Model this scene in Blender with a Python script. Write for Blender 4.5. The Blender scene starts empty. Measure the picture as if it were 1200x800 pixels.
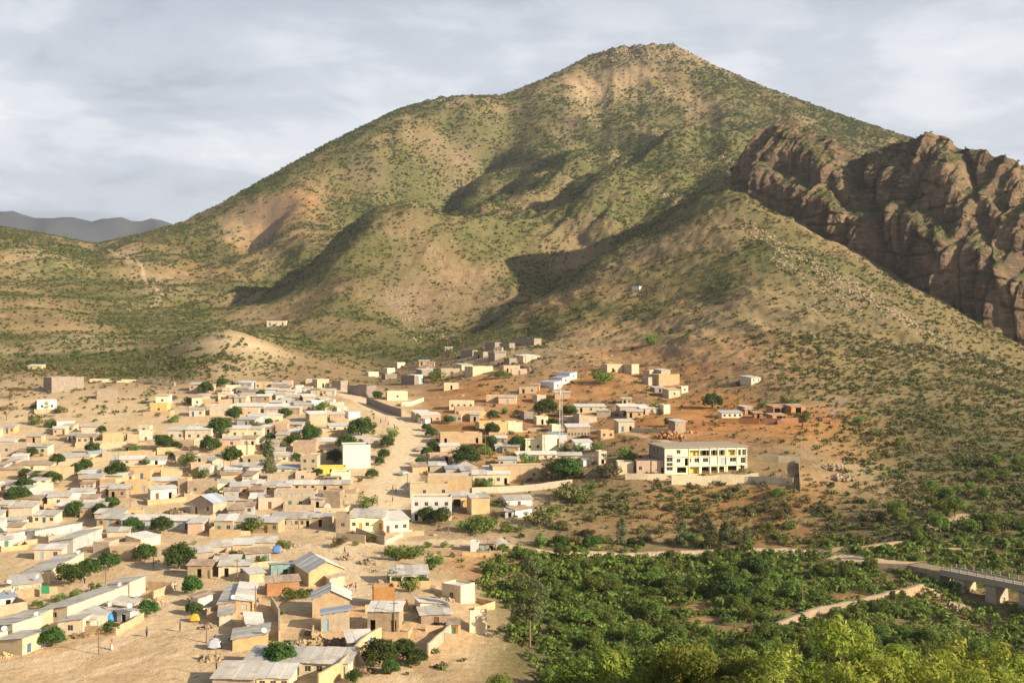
import bpy, bmesh, math, random
import numpy as np
from mathutils import Vector, Matrix
random.seed(7); rng = np.random.default_rng(11)
SC = bpy.context.scene
COL = SC.collection
R = math.radians
F = 1350.0          # focal length of the photograph in its own pixels (1200 wide)
CZ = 60.0           # height of the viewpoint above the datum

# ---------------------------------------------------------------- camera
cam = bpy.data.cameras.new('camera'); camo = bpy.data.objects.new('camera', cam); COL.objects.link(camo)
camo.location = (0, 0, CZ); camo.rotation_euler = (R(90), 0, 0)
cam.sensor_width = 36; cam.lens = 36 * F / 1200; cam.clip_start = 0.5; cam.clip_end = 30000
SC.camera = camo

# ---------------------------------------------------------------- light
SUN_AZ, SUN_EL = 62.0, 22.5      # degrees to the right of straight-behind, above the horizon
sdir = Vector((math.sin(R(SUN_AZ)) * math.cos(R(SUN_EL)), -math.cos(R(SUN_AZ)) * math.cos(R(SUN_EL)), math.sin(R(SUN_EL))))
sun = bpy.data.lights.new('sun', 'SUN'); suno = bpy.data.objects.new('sun', sun); COL.objects.link(suno)
sun.energy = 5.0; sun.angle = R(0.6); sun.color = (1.0, 0.85, 0.64)
suno.rotation_euler = (-sdir).to_track_quat('-Z', 'Y').to_euler()
suno.location = (300, -200, 400)

W = bpy.data.worlds.new('World'); SC.world = W; W.use_nodes = True
nt = W.node_tree; nt.nodes.clear()
def wn(t, **k):
    n = nt.nodes.new(t)
    for a, b in k.items(): setattr(n, a, b)
    return n
wout = wn('ShaderNodeOutputWorld'); bg = wn('ShaderNodeBackground'); bg2 = wn('ShaderNodeBackground'); mixs = wn('ShaderNodeMixShader')
sky = wn('ShaderNodeTexSky', sky_type='NISHITA', sun_disc=False, sun_elevation=R(SUN_EL), sun_rotation=math.atan2(sdir.x, sdir.y), air_density=1.0, dust_density=2.0, ozone_density=1.0)
bg.inputs['Strength'].default_value = 0.05
nt.links.new(sky.outputs[0], bg.inputs[0])
# cloud deck: direction projected on a flat layer, so clouds foreshorten towards the horizon
tc = wn('ShaderNodeTexCoord'); sep = wn('ShaderNodeSeparateXYZ'); nt.links.new(tc.outputs['Generated'], sep.inputs[0])
def wm(op, a, b=None, clamp=False):
    n = wn('ShaderNodeMath', operation=op, use_clamp=clamp)
    for i, v in enumerate((a, b)):
        if v is None: continue
        if isinstance(v, (int, float)): n.inputs[i].default_value = v
        else: nt.links.new(v, n.inputs[i])
    return n.outputs[0]
zz = wm('ADD', wm('MAXIMUM', sep.outputs[2], 0.0), 0.16)
comb = wn('ShaderNodeCombineXYZ')
nt.links.new(wm('DIVIDE', sep.outputs[0], zz), comb.inputs[0]); nt.links.new(wm('DIVIDE', sep.outputs[1], zz), comb.inputs[1])
def wnoise(scale, detail, rough, off, dist=0.0):
    mp = wn('ShaderNodeMapping'); mp.inputs['Location'].default_value = off
    nt.links.new(comb.outputs[0], mp.inputs[0])
    n = wn('ShaderNodeTexNoise'); n.inputs['Scale'].default_value = scale; n.inputs['Detail'].default_value = detail; n.inputs['Roughness'].default_value = rough; n.inputs['Distortion'].default_value = dist
    nt.links.new(mp.outputs[0], n.inputs['Vector']); return n.outputs[0]
def wramp(src, pts):
    r = wn('ShaderNodeValToRGB'); r.color_ramp.interpolation = 'EASE'
    while len(r.color_ramp.elements) > 1: r.color_ramp.elements.remove(r.color_ramp.elements[0])
    for i, (p, c) in enumerate(pts):
        e = r.color_ramp.elements[0] if i == 0 else r.color_ramp.elements.new(p)
        e.position = p; e.color = (*c, 1)
    nt.links.new(src, r.inputs[0]); return r.outputs[0]
cover = wnoise(0.9, 6, 0.55, (3.1, 1.4, 0), 0.3)
cmask = wramp(cover, [(0.46, (0, 0, 0)), (0.66, (1, 1, 1))])
lowm = wramp(sep.outputs[2], [(0.0, (1, 1, 1)), (0.22, (0.92, 0.92, 0.92)), (0.40, (0.08, 0.08, 0.08))])
bright = wnoise(1.7, 7, 0.58, (4.3, 6.1, 1), 0.25)
ccol = wramp(bright, [(0.28, (0.36, 0.39, 0.45)), (0.44, (0.50, 0.535, 0.60)), (0.56, (0.65, 0.675, 0.72)), (0.70, (0.90, 0.90, 0.90))])
nt.links.new(ccol, bg2.inputs[0]); bg2.inputs['Strength'].default_value = 0.71
mk = wm('MAXIMUM', wm('MULTIPLY', cmask, 0.6), lowm, True)
nt.links.new(mk, mixs.inputs[0]); nt.links.new(bg.outputs[0], mixs.inputs[1]); nt.links.new(bg2.outputs[0], mixs.inputs[2])
nt.links.new(mixs.outputs[0], wout.inputs[0])

SC.render.engine = 'CYCLES'
SC.view_settings.view_transform = 'Standard'; SC.view_settings.look = 'None'; SC.view_settings.gamma = 1.0
SC.view_settings.use_curve_mapping = False; SC.view_settings.exposure = 0.92
SC.cycles.max_bounces = 5; SC.cycles.transparent_max_bounces = 8; SC.cycles.volume_bounces = 1

# ---------------------------------------------------------------- small tools
def fin(o, **k):
    for a, b in k.items():
        if b is not None: o[a] = b
    return o
def link(o, parent=None):
    COL.objects.link(o)
    if parent is not None: o.parent = parent
    return o
def mobj(name, verts, faces, mat, parent=None, smooth=False, loc=None, **props):
    me = bpy.data.meshes.new(name); me.from_pydata([tuple(v) for v in verts], [], faces); me.update()
    if smooth: me.polygons.foreach_set('use_smooth', [True] * len(me.polygons))
    if mat is not None: me.materials.append(mat)
    o = bpy.data.objects.new(name, me)
    if loc is not None: o.location = loc
    link(o, parent); return fin(o, **props)
def empty(name, loc, rz=0.0, **props):
    o = bpy.data.objects.new(name, None); o.location = loc; o.rotation_euler = (0, 0, rz); o.empty_display_size = 0.5
    link(o); return fin(o, **props)
def copy_tree(o, parent=None):
    c = o.copy(); link(c, parent)
    for ch in o.children: copy_tree(ch, c)
    return c
class MB:
    """collects simple solids into one mesh"""
    def __init__(s): s.v = []; s.f = []
    def add(s, v, f):
        n = len(s.v); s.v += [tuple(p) for p in v]; s.f += [tuple(i + n for i in q) for q in f]
    def box(s, x0, x1, y0, y1, z0, z1):
        s.add([(x0,y0,z0),(x1,y0,z0),(x1,y1,z0),(x0,y1,z0),(x0,y0,z1),(x1,y0,z1),(x1,y1,z1),(x0,y1,z1)],
              [(0,3,2,1),(4,5,6,7),(0,1,5,4),(1,2,6,5),(2,3,7,6),(3,0,4,7)])
    def slab(s, q, t):
        """q: four points counter-clockwise seen from above; thickness t downwards"""
        q = [Vector(p) for p in q]; b = [p - Vector((0,0,t)) for p in q]
        s.add(q + b, [(0,1,2,3),(7,6,5,4),(0,4,5,1),(1,5,6,2),(2,6,7,3),(3,7,4,0)])
    def tube(s, a, b, ra, rb, n=6):
        a = Vector(a); b = Vector(b); d = (b - a)
        if d.length < 1e-6: return
        q = d.to_track_quat('Z', 'Y'); vs = []
        for c, r in ((a, ra), (b, rb)):
            for i in range(n):
                t = 2 * math.pi * i / n; vs.append(c + q @ Vector((r * math.cos(t), r * math.sin(t), 0)))
        fs = [(i, (i+1) % n, n + (i+1) % n, n + i) for i in range(n)] + [tuple(range(n-1, -1, -1)), tuple(range(n, 2*n))]
        s.add(vs, fs)
    def build(s, name, mat, parent=None, smooth=False, **p): return mobj(name, s.v, s.f, mat, parent, smooth, **p)

# ---------------------------------------------------------------- noise (numpy)
def _h(ix, iy, seed):
    h = (ix.astype(np.int64) * 374761393 + iy.astype(np.int64) * 668265263 + seed * 974711) & 0x7fffffff
    h = ((h ^ (h >> 13)) * 1274126177) & 0x7fffffff
    h = (h ^ (h >> 16)) & 0xffff
    return h.astype(np.float64) / 65535.0
def vnoise(x, y, seed=0):
    ix = np.floor(x); iy = np.floor(y); fx = x - ix; fy = y - iy
    ux = fx*fx*fx*(fx*(fx*6-15)+10); uy = fy*fy*fy*(fy*(fy*6-15)+10)
    def g(i, j):
        a = _h(ix+i, iy+j, seed) * 2 * math.pi
        return np.cos(a) * (fx-i) + np.sin(a) * (fy-j)
    n0 = g(0,0) + (g(1,0) - g(0,0)) * ux; n1 = g(0,1) + (g(1,1) - g(0,1)) * ux
    return (n0 + (n1 - n0) * uy) * 1.45
def fbm(x, y, oct=4, seed=0, gain=0.5):
    s = 0; a = 1
    for i in range(oct):
        s = s + a * vnoise(x, y, seed + i * 17); x = x * 2.03 + 5.2; y = y * 2.03 + 1.7; a *= gain
    return s
def ridged(x, y, oct=4, seed=0, gain=0.5):
    s = 0; a = 1
    for i in range(oct):
        s = s + a * (1 - 2.2 * np.abs(vnoise(x, y, seed + i * 29))); x = x * 2.07 + 3.1; y = y * 2.07 + 8.3; a *= gain
    return s
def sstep(a, b, x):
    t = np.clip((x - a) / (b - a), 0, 1); return t * t * (3 - 2 * t)
# ---------------------------------------------------------------- terrain heights
# survey points: where a pixel of the photograph meets the land, with its estimated distance in metres
CP = []
def cp(*pts):
    for p in pts: CP.append(p)
for px in (-600, -250, 0, 150, 300, 450, 600, 750, 900, 1050, 1200, 1450, 1800):      # the viewer's own hillside
    cp((px, 1330, 10), (px, 1150, 20), (px, 1060, 45), (px, 1030, 75), (px, 1000, 105))
for px in (-600, -300, 0, 100, 200, 300, 400):                                        # the town's floor
    k = 0 if px < 350 else 1
    cp((px, 868, 150), (px, 790, 180), (px, 713, 220), (px, 625, 300), (px, 588, 340), (px, 540, 390), (px, 495, 450), (px, 459, 520))
cp((470,640,290),(470,600,330),(470,560,370),(500,520,420),(480,490,465),(400,462,530),(500,700,228),(500,760,195),(560,640,290),(540,600,330))
cp((600,560,375),(560,555,378),(650,520,425),(560,500,445),(650,490,470),(700,470,500),(800,455,530),(600,440,560),(600,412,640),(560,452,540),(520,470,510),(660,420,610),(740,440,560))
cp((740,556,360),(800,555,360),(880,555,358),(930,556,352),(700,556,365),(650,560,370))
cp((800,582,345),(800,620,316),(800,645,296),(720,590,340),(720,625,312),(650,608,322),(650,652,284),(950,600,325),(950,640,295),(880,590,338),(880,642,296),(1050,640,285),(1020,600,318))
cp((850,512,408),(880,472,480),(780,505,420),(960,498,425),(1000,500,430),(920,530,380),(990,545,372),(1050,545,382),(1100,562,358),(1200,582,338),(1200,640,285),(1120,620,300))
cp((1150,716,245),(1200,722,240),(1050,700,250),(900,700,250),(750,700,250),(620,722,230),(620,792,190),(900,800,185),(1200,800,185),(1050,760,210),(1450,640,285),(1450,722,240),(1450,800,185),(1800,722,240),(1800,800,185),(600,850,165),(900,860,160),(1200,860,160))
cp((1000,440,530),(1100,485,460),(1200,505,430),(1200,455,540),(1200,420,680),(1100,415,600),(1000,375,640),(900,402,590),(900,342,690),(900,440,525),(1000,312,770),(1100,362,720),(900,256,860),(870,226,925))
cp((1450,580,340),(1450,500,440),(1450,470,600),(1450,470,760),(1800,580,340),(1800,500,440),(1800,470,760))
cp((868,218,930),(940,264,870),(1000,297,830),(1060,332,800),(1120,367,770),(1200,412,735),(1300,450,720),(868,222,980),(940,264,930),(1000,292,900),(1060,322,880),(1120,352,860),(1200,390,840),(1300,440,820))
cp((800,254,930),(740,292,900),(700,314,880),(640,350,850),(600,372,820),(540,400,780),(490,416,740),(440,436,690))         # crest of the near hill
cp((750,422,610),(750,372,720),(680,400,680),(820,352,720),(620,398,730),(820,400,610))
cp((640,372,990),(700,345,1060),(800,296,1080),(560,398,880),(500,418,800),(860,240,1100))                                     # the hidden valley behind it
cp((560,328,1060),(600,345,1090),(520,365,960),(480,402,860),(540,352,1000))
cp((450,345,1000),(462,400,800),(400,424,690),(350,402,780),(330,377,880),(400,362,930))
cp((500,300,1210),(400,292,1210),(300,350,1050),(250,380,890),(600,302,1250),(700,272,1300),(800,238,1360),(500,232,1500),(400,232,1500),(600,222,1560),(700,190,1620),(800,165,1700),(900,150,1760),(300,272,1430),(600,158,1790),(700,112,1900),(780,82,1980),(980,170,1700),(1060,190,1650))
SKY = [(-600,240,1700),(-300,250,1700),(-120,256,1650),(0,266,1600),(60,276,1560),(112,286,1520),(160,276,1520),(210,262,1540),(260,238,1580),(300,216,1620),(340,193,1660),(385,168,1700),(430,146,1760),(470,127,1800),(510,116,1830),(545,112,1850),(590,112,1900),(640,92,1950),(690,66,2000),(720,56,2030),(760,52,2050),(790,52,2050),(812,64,2050),(840,78,2040),(900,104,2000),(980,133,1920),(1060,160,1840),(1120,176,1800),(1200,200,1750),(1450,280,1700),(1800,320,1700)]
_s = np.array(SKY, float); _sx = np.concatenate([[-600, -450, -300, -200], np.arange(-120, 1221, 22), [1300, 1450, 1600, 1800]])
for px, py, d in zip(_sx, np.interp(_sx, _s[:,0], _s[:,1]), np.convolve(np.pad(np.interp(_sx, _s[:,0], _s[:,2]), 2, 'edge'), np.ones(5) / 5, 'valid')): cp((px, py, d), (px, py + 45, d * 1.13), (px, py + 130, d * 1.45))
cp((0,402,700),(100,405,690),(200,402,720),(0,440,575),(100,442,570),(200,442,570),(270,386,640),(232,396,640),(270,422,590),(330,424,610),(300,442,560),(270,396,725),(0,345,900),(60,356,890),(112,380,840),(0,335,1100),(60,305,1280),(120,300,1400),(150,332,1200),(200,342,1130),(220,300,1400),(-300,345,900),(-300,402,700),(-600,345,900),(-600,402,700))
CP = np.array(CP, float)
COLS = np.concatenate([np.linspace(-420, -80, 46)[:-1], np.linspace(-80, 1280, 741)[:-1], np.linspace(1280, 1620, 46)])
ROWS = np.exp(np.concatenate([np.linspace(math.log(7), math.log(140), 70)[:-1], np.linspace(math.log(140), math.log(760), 470)[:-1], np.linspace(math.log(760), math.log(2150), 330)[:-1], np.linspace(math.log(2150), math.log(2950), 30)]))
def uv(px, d): return (px - 600) / F * 3.0, np.log(d)
cu, cv = uv(CP[:,0], CP[:,2]); cs = CP[:,1]
def kern(r): return np.sqrt(r * r + 0.0025)
_n = len(CP); _A = np.zeros((_n + 3, _n + 3))
_A[:_n,:_n] = kern(np.hypot(cu[:,None] - cu[None], cv[:,None] - cv[None])) - np.eye(_n) * 0.012
_A[:_n,_n] = 1; _A[:_n,_n+1] = cu; _A[:_n,_n+2] = cv; _A[_n:,:_n] = _A[:_n,_n:].T
_w = np.linalg.solve(_A, np.concatenate([cs, [0,0,0]]))
def base_py(px, d):
    u, v = uv(px, d); out = _w[_n] + _w[_n+1] * u + _w[_n+2] * v
    for i in range(_n): out = out + _w[i] * kern(np.hypot(u - cu[i], v - cv[i]))
    return out
def base_grid():
    """the smooth survey surface on the mesh grid: solved on every fourth line, then interpolated"""
    ci = np.unique(np.append(np.arange(0, len(COLS), 4), len(COLS) - 1)); ri = np.unique(np.append(np.arange(0, len(ROWS), 4), len(ROWS) - 1))
    a, b = np.meshgrid(COLS[ci], ROWS[ri]); B = base_py(a, b)
    B = np.stack([np.interp(np.arange(len(COLS)), ci, r) for r in B])
    return np.stack([np.interp(np.arange(len(ROWS)), ri, c) for c in B.T]).T
def wpt(px, py, d): return np.array([(px - 600) / F * d, d, CZ - (py - 400) / F * d])
def poly_dist(X, Y, pts):
    """distance, side (+ = right of travel direction) and fraction along a plan polyline"""
    best = np.full(X.shape, 1e9); side = np.zeros(X.shape); frac = np.zeros(X.shape)
    L = [0.0]
    for a, b in zip(pts[:-1], pts[1:]): L.append(L[-1] + math.hypot(b[0]-a[0], b[1]-a[1]))
    for i, (a, b) in enumerate(zip(pts[:-1], pts[1:])):
        dx, dy = b[0]-a[0], b[1]-a[1]; l2 = dx*dx + dy*dy
        t = np.clip(((X-a[0])*dx + (Y-a[1])*dy) / l2, 0, 1)
        qx, qy = X - a[0] - t*dx, Y - a[1] - t*dy; d = np.hypot(qx, qy); m = d < best
        best = np.where(m, d, best); side = np.where(m, np.sign(dx*qy - dy*qx), side); frac = np.where(m, (L[i] + t*math.sqrt(l2)) / L[-1], frac)
    return best, side, frac
# spurs of the mountain, from the top down: plan line, height, width on the shaded and on the sunny side
SPURS = [([(625,150),(560,190),(500,236),(435,276),(380,312)], 40, 60, 150),
         ([(705,176),(640,206),(560,256),(485,302),(410,345),(350,378)], 52, 60, 160),
         ([(800,186),(730,224),(665,270),(604,312),(560,336)], 48, 60, 150),
         ([(470,228),(400,286),(345,325),(285,368)], 36, 45, 120),
         ([(862,166),(825,200),(765,242)], 32, 50, 120),
         ([(385,200),(340,240),(270,292)], 24, 45, 110),
         ([(900,124),(850,152)], 22, 60, 120),
         ([(470,345),(430,362),(380,386),(330,402)], 14, 30, 70),
         ([(200,276),(170,302),(135,332)], 16, 40, 80),
         ([(60,288),(40,310),(10,335)], 16, 40, 80)]
# gullies cut into it, from the top down: depth, width of the steep east wall, width of the gentle west wall
GULLY = [([(606,138),(548,168),(496,215),(446,252),(402,284)], 34, 42, 130),
         ([(672,178),(612,208),(546,258),(482,302),(440,330)], 42, 46, 140),
         ([(760,200),(702,235),(652,280),(602,312),(572,330)], 40, 46, 130),
         ([(425,262),(400,292),(345,335),(288,370)], 30, 36, 100),
         ([(850,184),(792,215),(762,232)], 24, 36, 80), ([(345,222),(300,262),(258,300)], 18, 36, 90), ([(520,190),(480,225)], 16, 30, 80), ([(735,150),(690,180),(650,196)], 18, 40, 110)]
BASE_PY = None
def on_base(px, py):
    """plan position where the smooth survey surface first shows at a pixel of the mountain"""
    c = np.array([np.interp(px, COLS, BASE_PY[r]) for r in range(len(ROWS))]); k = np.nonzero((c <= py) & (ROWS > 720))[0]; d = ROWS[k[0] if len(k) else -40]
    return ((px - 600) / F * d, d)
ROADS = {}   # filled below: flattened strips
def height(px, d, detail=True):
    """terrain height above datum at azimuth column px and depth d"""
    py = BASE_PY; X = (px - 600) / F * d; Y = d
    Z = CZ - (py - 400) / F * d
    mt = sstep(760, 1150, d) * (1 - 0.75 * sstep(1900, 2080, d)); mt = np.maximum(mt, 0.35 * sstep(600, 760, d) * sstep(640, 300, px))
    hill = sstep(430, 640, d) * sstep(520, 700, px)               # the near hill on the right
    dsk = np.interp(px, [k_[0] for k_ in SKY], [k_[2] for k_ in SKY]); damp = 1 - 0.82 * sstep(0.72, 0.95, d / dsk); mt = mt * damp
    for pts, amp, wl, wr in SPURW:
        q, s, f = poly_dist(X, Y, pts)
        w = np.where(s > 0, wr * 1.4, wl * 1.35)                                # travelling towards the viewer: + side lies to the east
        tap = np.minimum(1, np.minimum(f * 4, (1 - f) * 3.2)); tap = tap * tap * (3 - 2 * tap) * damp
        wob = 1 + 0.22 * vnoise(X / 60, Y / 90, 5)
        Z = Z + 0.75 * amp * tap * wob * np.exp(-(q / w) ** 1.45) - amp * 0.1 * tap * np.where(s > 0, 0, np.exp(-((q - 1.6 * wl) / (0.9 * wl)) ** 2))
    for pts, amp, we, ww in GULLYW:
        q, s, f = poly_dist(X + 9 * vnoise(X / 45, Y / 45, 15), Y, pts); tap = np.minimum(1, np.minimum(f * 4, (1 - f) * 3.2)); tap = tap * tap * (3 - 2 * tap)
        Z = Z - 1.5 * amp * tap * (1 + 0.25 * vnoise(X / 70, Y / 90, 25)) * np.exp(-(q / np.where(s > 0, we, ww)) ** 1.3) + 0.35 * amp * tap * np.where(s > 0, np.exp(-((q - 1.9 * we) / (1.3 * we)) ** 2), 0)
    # fall-line gullies
    wx = 60 * vnoise(X / 260, Y / 260, 91)
    a = X * 0.89 - Y * 0.46 + wx; b = X * 0.46 + Y * 0.89
    Z = Z + mt * (7 * ridged(a / 190, b / 1100, 2, 3, 0.45) - 1)
    Z = Z + mt * 3.4 * ridged(a / 58, b / 260, 3, 41, 0.5)
    Z = Z + (0.25 * mt + 0.75 * hill) * 3.2 * ridged((X * 0.9 + Y * 0.35) / 60, (Y * 0.9 - X * 0.35) / 170, 3, 57, 0.5)
    # hill folds elsewhere
    Z = Z + (0.3 + 1.2 * sstep(560, 800, d)) * fbm(X / 42, Y / 42, 4, 77, 0.5) * np.where(d < 150, 1.5, 1) * (1 - 0.72 * sstep(100, 170, d) * sstep(560, 480, d))
    if detail:
        Z = Z + (0.12 + 0.5 * mt + 0.4 * hill) * fbm(X / 9, Y / 9, 3, 13, 0.55)
        Z = Z + (mt + 0.6 * hill) * 0.7 * ridged(X / 14, Y / 22, 3, 31, 0.6)
        Z = Z + sstep(150, 200, d) * 0.05 * fbm(X / 2.2, Y / 2.2, 2, 19)
        # rough summit rocks
        sm = np.exp(-(((px - 770) / 70) ** 2 + ((d - 2040) / 70) ** 2)) + 0.5 * np.exp(-(((px - 520) / 40) ** 2 + ((d - 1840) / 60) ** 2))
        Z = Z + sm * 8 * ridged(X / 38, Y / 60, 3, 63, 0.6)
    return Z
GPX, GD = np.meshgrid(COLS, ROWS)
BASE_PY = base_grid(); SPURW = [([on_base(*q_) for q_ in s_[0]],) + s_[1:] for s_ in SPURS]; GULLYW = [([on_base(*q_) for q_ in s_[0]],) + s_[1:] for s_ in GULLY]
GZ = height(GPX, GD)
# bring the finished skyline back to the surveyed one (the added spurs and gullies raise it)
for _it in range(2):
    _sk = np.array(SKY); _got = (400 - (GZ - CZ) / GD * F)[ROWS > 1000].min(axis=0)
    _fit = np.interp(COLS, _sk[:,0], _sk[:,1]); _res = np.convolve(np.pad(_fit - _got, 4, 'edge'), np.ones(9) / 9, 'valid')
    GZ = GZ - _res[None,:] / F * GD * sstep(900, 1500, GD)
LR = np.log(ROWS)
def _bil(A, px, d):
    fi = np.clip(np.interp(np.log(d), LR, np.arange(len(LR))), 0, len(LR) - 1.001); fj = np.clip(np.interp(px, COLS, np.arange(len(COLS))), 0, len(COLS) - 1.001)
    i = np.asarray(fi).astype(int); j = np.asarray(fj).astype(int); a = fi - i; b = fj - j
    return (A[i,j]*(1-a)*(1-b) + A[i+1,j]*a*(1-b) + A[i,j+1]*(1-a)*b + A[i+1,j+1]*a*b)
def HZ(X, Y):
    """ground height under a plan position"""
    Y = np.maximum(np.asarray(Y, float), 7.1); return _bil(GZ, 600 + np.asarray(X, float) / Y * F, Y)
def ground(px, py, dmin=140.0):
    """first place the sight line through a photo pixel meets the land"""
    m = ROWS >= dmin; d = ROWS[m]; z = _bil(GZ, np.full(d.shape, float(px)), d)
    g = 400 - (z - CZ) / d * F
    k = np.nonzero(g <= py)[0]; k = k[0] if len(k) else len(d) - 1
    if k == 0: dd = d[0]
    else:
        t = (g[k-1] - py) / (g[k-1] - g[k] + 1e-9); dd = d[k-1] + t * (d[k] - d[k-1])
    X = (px - 600) / F * dd
    return Vector((X, dd, float(HZ(X, dd))))
# ---------------------------------------------------------------- materials
MATS = {}
def mat(name):
    m = bpy.data.materials.new(name); m.use_nodes = True; m.node_tree.nodes.clear(); MATS[name] = m
    return m, m.node_tree
class N:
    """tiny node-graph writer"""
    def __init__(s, name): s.m, s.t = mat(name)
    def node(s, ty, ins=None, **k):
        n = s.t.nodes.new(ty)
        for a, b in k.items(): setattr(n, a, b)
        for i, v in (ins or {}).items():
            if hasattr(v, 'is_linked') or isinstance(v, bpy.types.NodeSocket): s.t.links.new(v, n.inputs[i])
            else: n.inputs[i].default_value = v
        return n
    def math(s, op, a, b=0.0, clamp=False): return s.node('ShaderNodeMath', {0: a, 1: b}, operation=op, use_clamp=clamp).outputs[0]
    def noise(s, vec, scale, detail=4, rough=0.55, dist=0.0):
        return s.node('ShaderNodeTexNoise', {'Vector': vec, 'Scale': scale, 'Detail': detail, 'Roughness': rough, 'Distortion': dist}).outputs[0]
    def ramp(s, src, pts):
        r = s.node('ShaderNodeValToRGB', {0: src}); cr = r.color_ramp
        while len(cr.elements) > 1: cr.elements.remove(cr.elements[0])
        for i, (p, c) in enumerate(pts):
            e = cr.elements[0] if i == 0 else cr.elements.new(p)
            e.position = p; e.color = (*c, 1) if len(c) == 3 else c
        return r.outputs[0]
    def step(s, src, a, b): return s.node('ShaderNodeMapRange', {0: src, 1: a, 2: b, 3: 0.0, 4: 1.0}, interpolation_type='SMOOTHSTEP').outputs[0]
    def mix(s, f, a, b, bt='MIX'):
        n = s.node('ShaderNodeMix', {0: f}, data_type='RGBA', blend_type=bt)
        for i, v in ((6, a), (7, b)):
            if isinstance(v, tuple): n.inputs[i].default_value = (*v, 1)
            else: s.t.links.new(v, n.inputs[i])
        return n.outputs[2]
    def attr(s, name): return s.node('ShaderNodeAttribute', attribute_name=name).outputs['Fac']
    def obj(s): return s.node('ShaderNodeTexCoord').outputs['Object']
    def pos(s): return s.node('ShaderNodeNewGeometry').outputs['Position']
    def rnd(s): return s.node('ShaderNodeObjectInfo').outputs['Random']
    def bump(s, h, strength=0.3, dist=0.1): return s.node('ShaderNodeBump', {'Height': h, 'Strength': strength, 'Distance': dist}).outputs[0]
    def out(s, col, rough=0.9, normal=None, metal=0.0, spec=0.2, trans=0.0):
        b = s.node('ShaderNodeBsdfPrincipled', {'Roughness': rough, 'Metallic': metal, 'Specular IOR Level': spec})
        if isinstance(col, tuple): b.inputs['Base Color'].default_value = (*col, 1)
        else: s.t.links.new(col, b.inputs['Base Color'])
        if normal is not None: s.t.links.new(normal, b.inputs['Normal'])
        sh = b.outputs[0]
        if trans:
            tr = s.node('ShaderNodeBsdfTranslucent')
            if isinstance(col, tuple): tr.inputs[0].default_value = (*col, 1)
            else: s.t.links.new(col, tr.inputs[0])
            sh = s.node('ShaderNodeMixShader', {0: trans, 1: sh, 2: tr.outputs[0]}).outputs[0]
        o = s.node('ShaderNodeOutputMaterial', {0: sh}); return s.m

def make_ground():
    g = N('earth'); p = g.pos()
    n1 = g.noise(p, 0.012, 6, 0.6); n2 = g.noise(p, 0.09, 6, 0.6); n3 = g.noise(p, 0.55, 5, 0.65); n4 = g.noise(p, 2.6, 4, 0.7)
    tan = g.mix(g.step(n2, 0.3, 0.7), (0.165, 0.115, 0.06), (0.30, 0.205, 0.108))
    tan = g.mix(g.step(n3, 0.42, 0.72), tan, (0.35, 0.25, 0.135))
    pale = g.mix(g.step(n2, 0.32, 0.68), (0.53, 0.395, 0.235), (0.65, 0.505, 0.315))
    pale = g.mix(g.step(n3, 0.45, 0.75), pale, (0.44, 0.31, 0.175))
    red = g.mix(g.step(n2, 0.35, 0.65), (0.36, 0.155, 0.05), (0.52, 0.26, 0.09))
    red = g.mix(g.step(n3, 0.5, 0.75), red, (0.30, 0.15, 0.06))
    rock = g.mix(g.step(n3, 0.35, 0.65), (0.13, 0.10, 0.075), (0.30, 0.22, 0.155))
    grn = g.mix(g.step(n3, 0.35, 0.7), (0.068, 0.082, 0.026), (0.145, 0.142, 0.05))
    pale = g.mix(g.math('MULTIPLY', g.step(n1, 0.45, 0.68), 0.45), pale, (0.53, 0.35, 0.18))
    col = g.mix(g.attr('pale'), tan, pale)
    col = g.mix(g.attr('red'), col, red)
    nz = g.node('ShaderNodeSeparateXYZ', {0: g.node('ShaderNodeNewGeometry').outputs['True Normal']}).outputs[2]
    rk = g.math('MAXIMUM', g.attr('rock'), g.math('MULTIPLY', g.step(nz, 0.80, 0.62), 0.8), True)
    col = g.mix(g.math('MULTIPLY', rk, g.step(n2, 0.25, 0.6), True), col, rock)
    gm = g.math('MULTIPLY', g.attr('green'), g.step(g.math('ADD', g.math('MULTIPLY', n2, 0.5), g.math('MULTIPLY', n3, 0.5)), 0.36, 0.53), True)
    col = g.mix(gm, col, grn)
    col = g.mix(g.math('MULTIPLY', g.step(n4, 0.3, 0.75), 0.35), col, (0.2, 0.14, 0.08), 'MULTIPLY') if False else g.mix(g.math('MULTIPLY', g.step(n4, 0.5, 0.8), 0.25), col, (0.22, 0.15, 0.085))
    # wheel-worn dirt road and footpaths
    rd = g.mix(g.step(n3, 0.35, 0.7), (0.62, 0.475, 0.30), (0.70, 0.55, 0.365))
    col = g.mix(g.attr('road'), col, rd)
    # field strips
    fl = g.mix(g.step(n2, 0.35, 0.65), (0.33, 0.17, 0.08), (0.42, 0.25, 0.13))
    col = g.mix(g.attr('field'), col, fl)
    h = g.math('ADD', g.math('MULTIPLY', n3, 1.0), g.math('MULTIPLY', n4, 0.3))
    return g.out(col, 0.95, g.bump(h, 0.55, 0.9), spec=0.1)
EARTH = make_ground()
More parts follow.
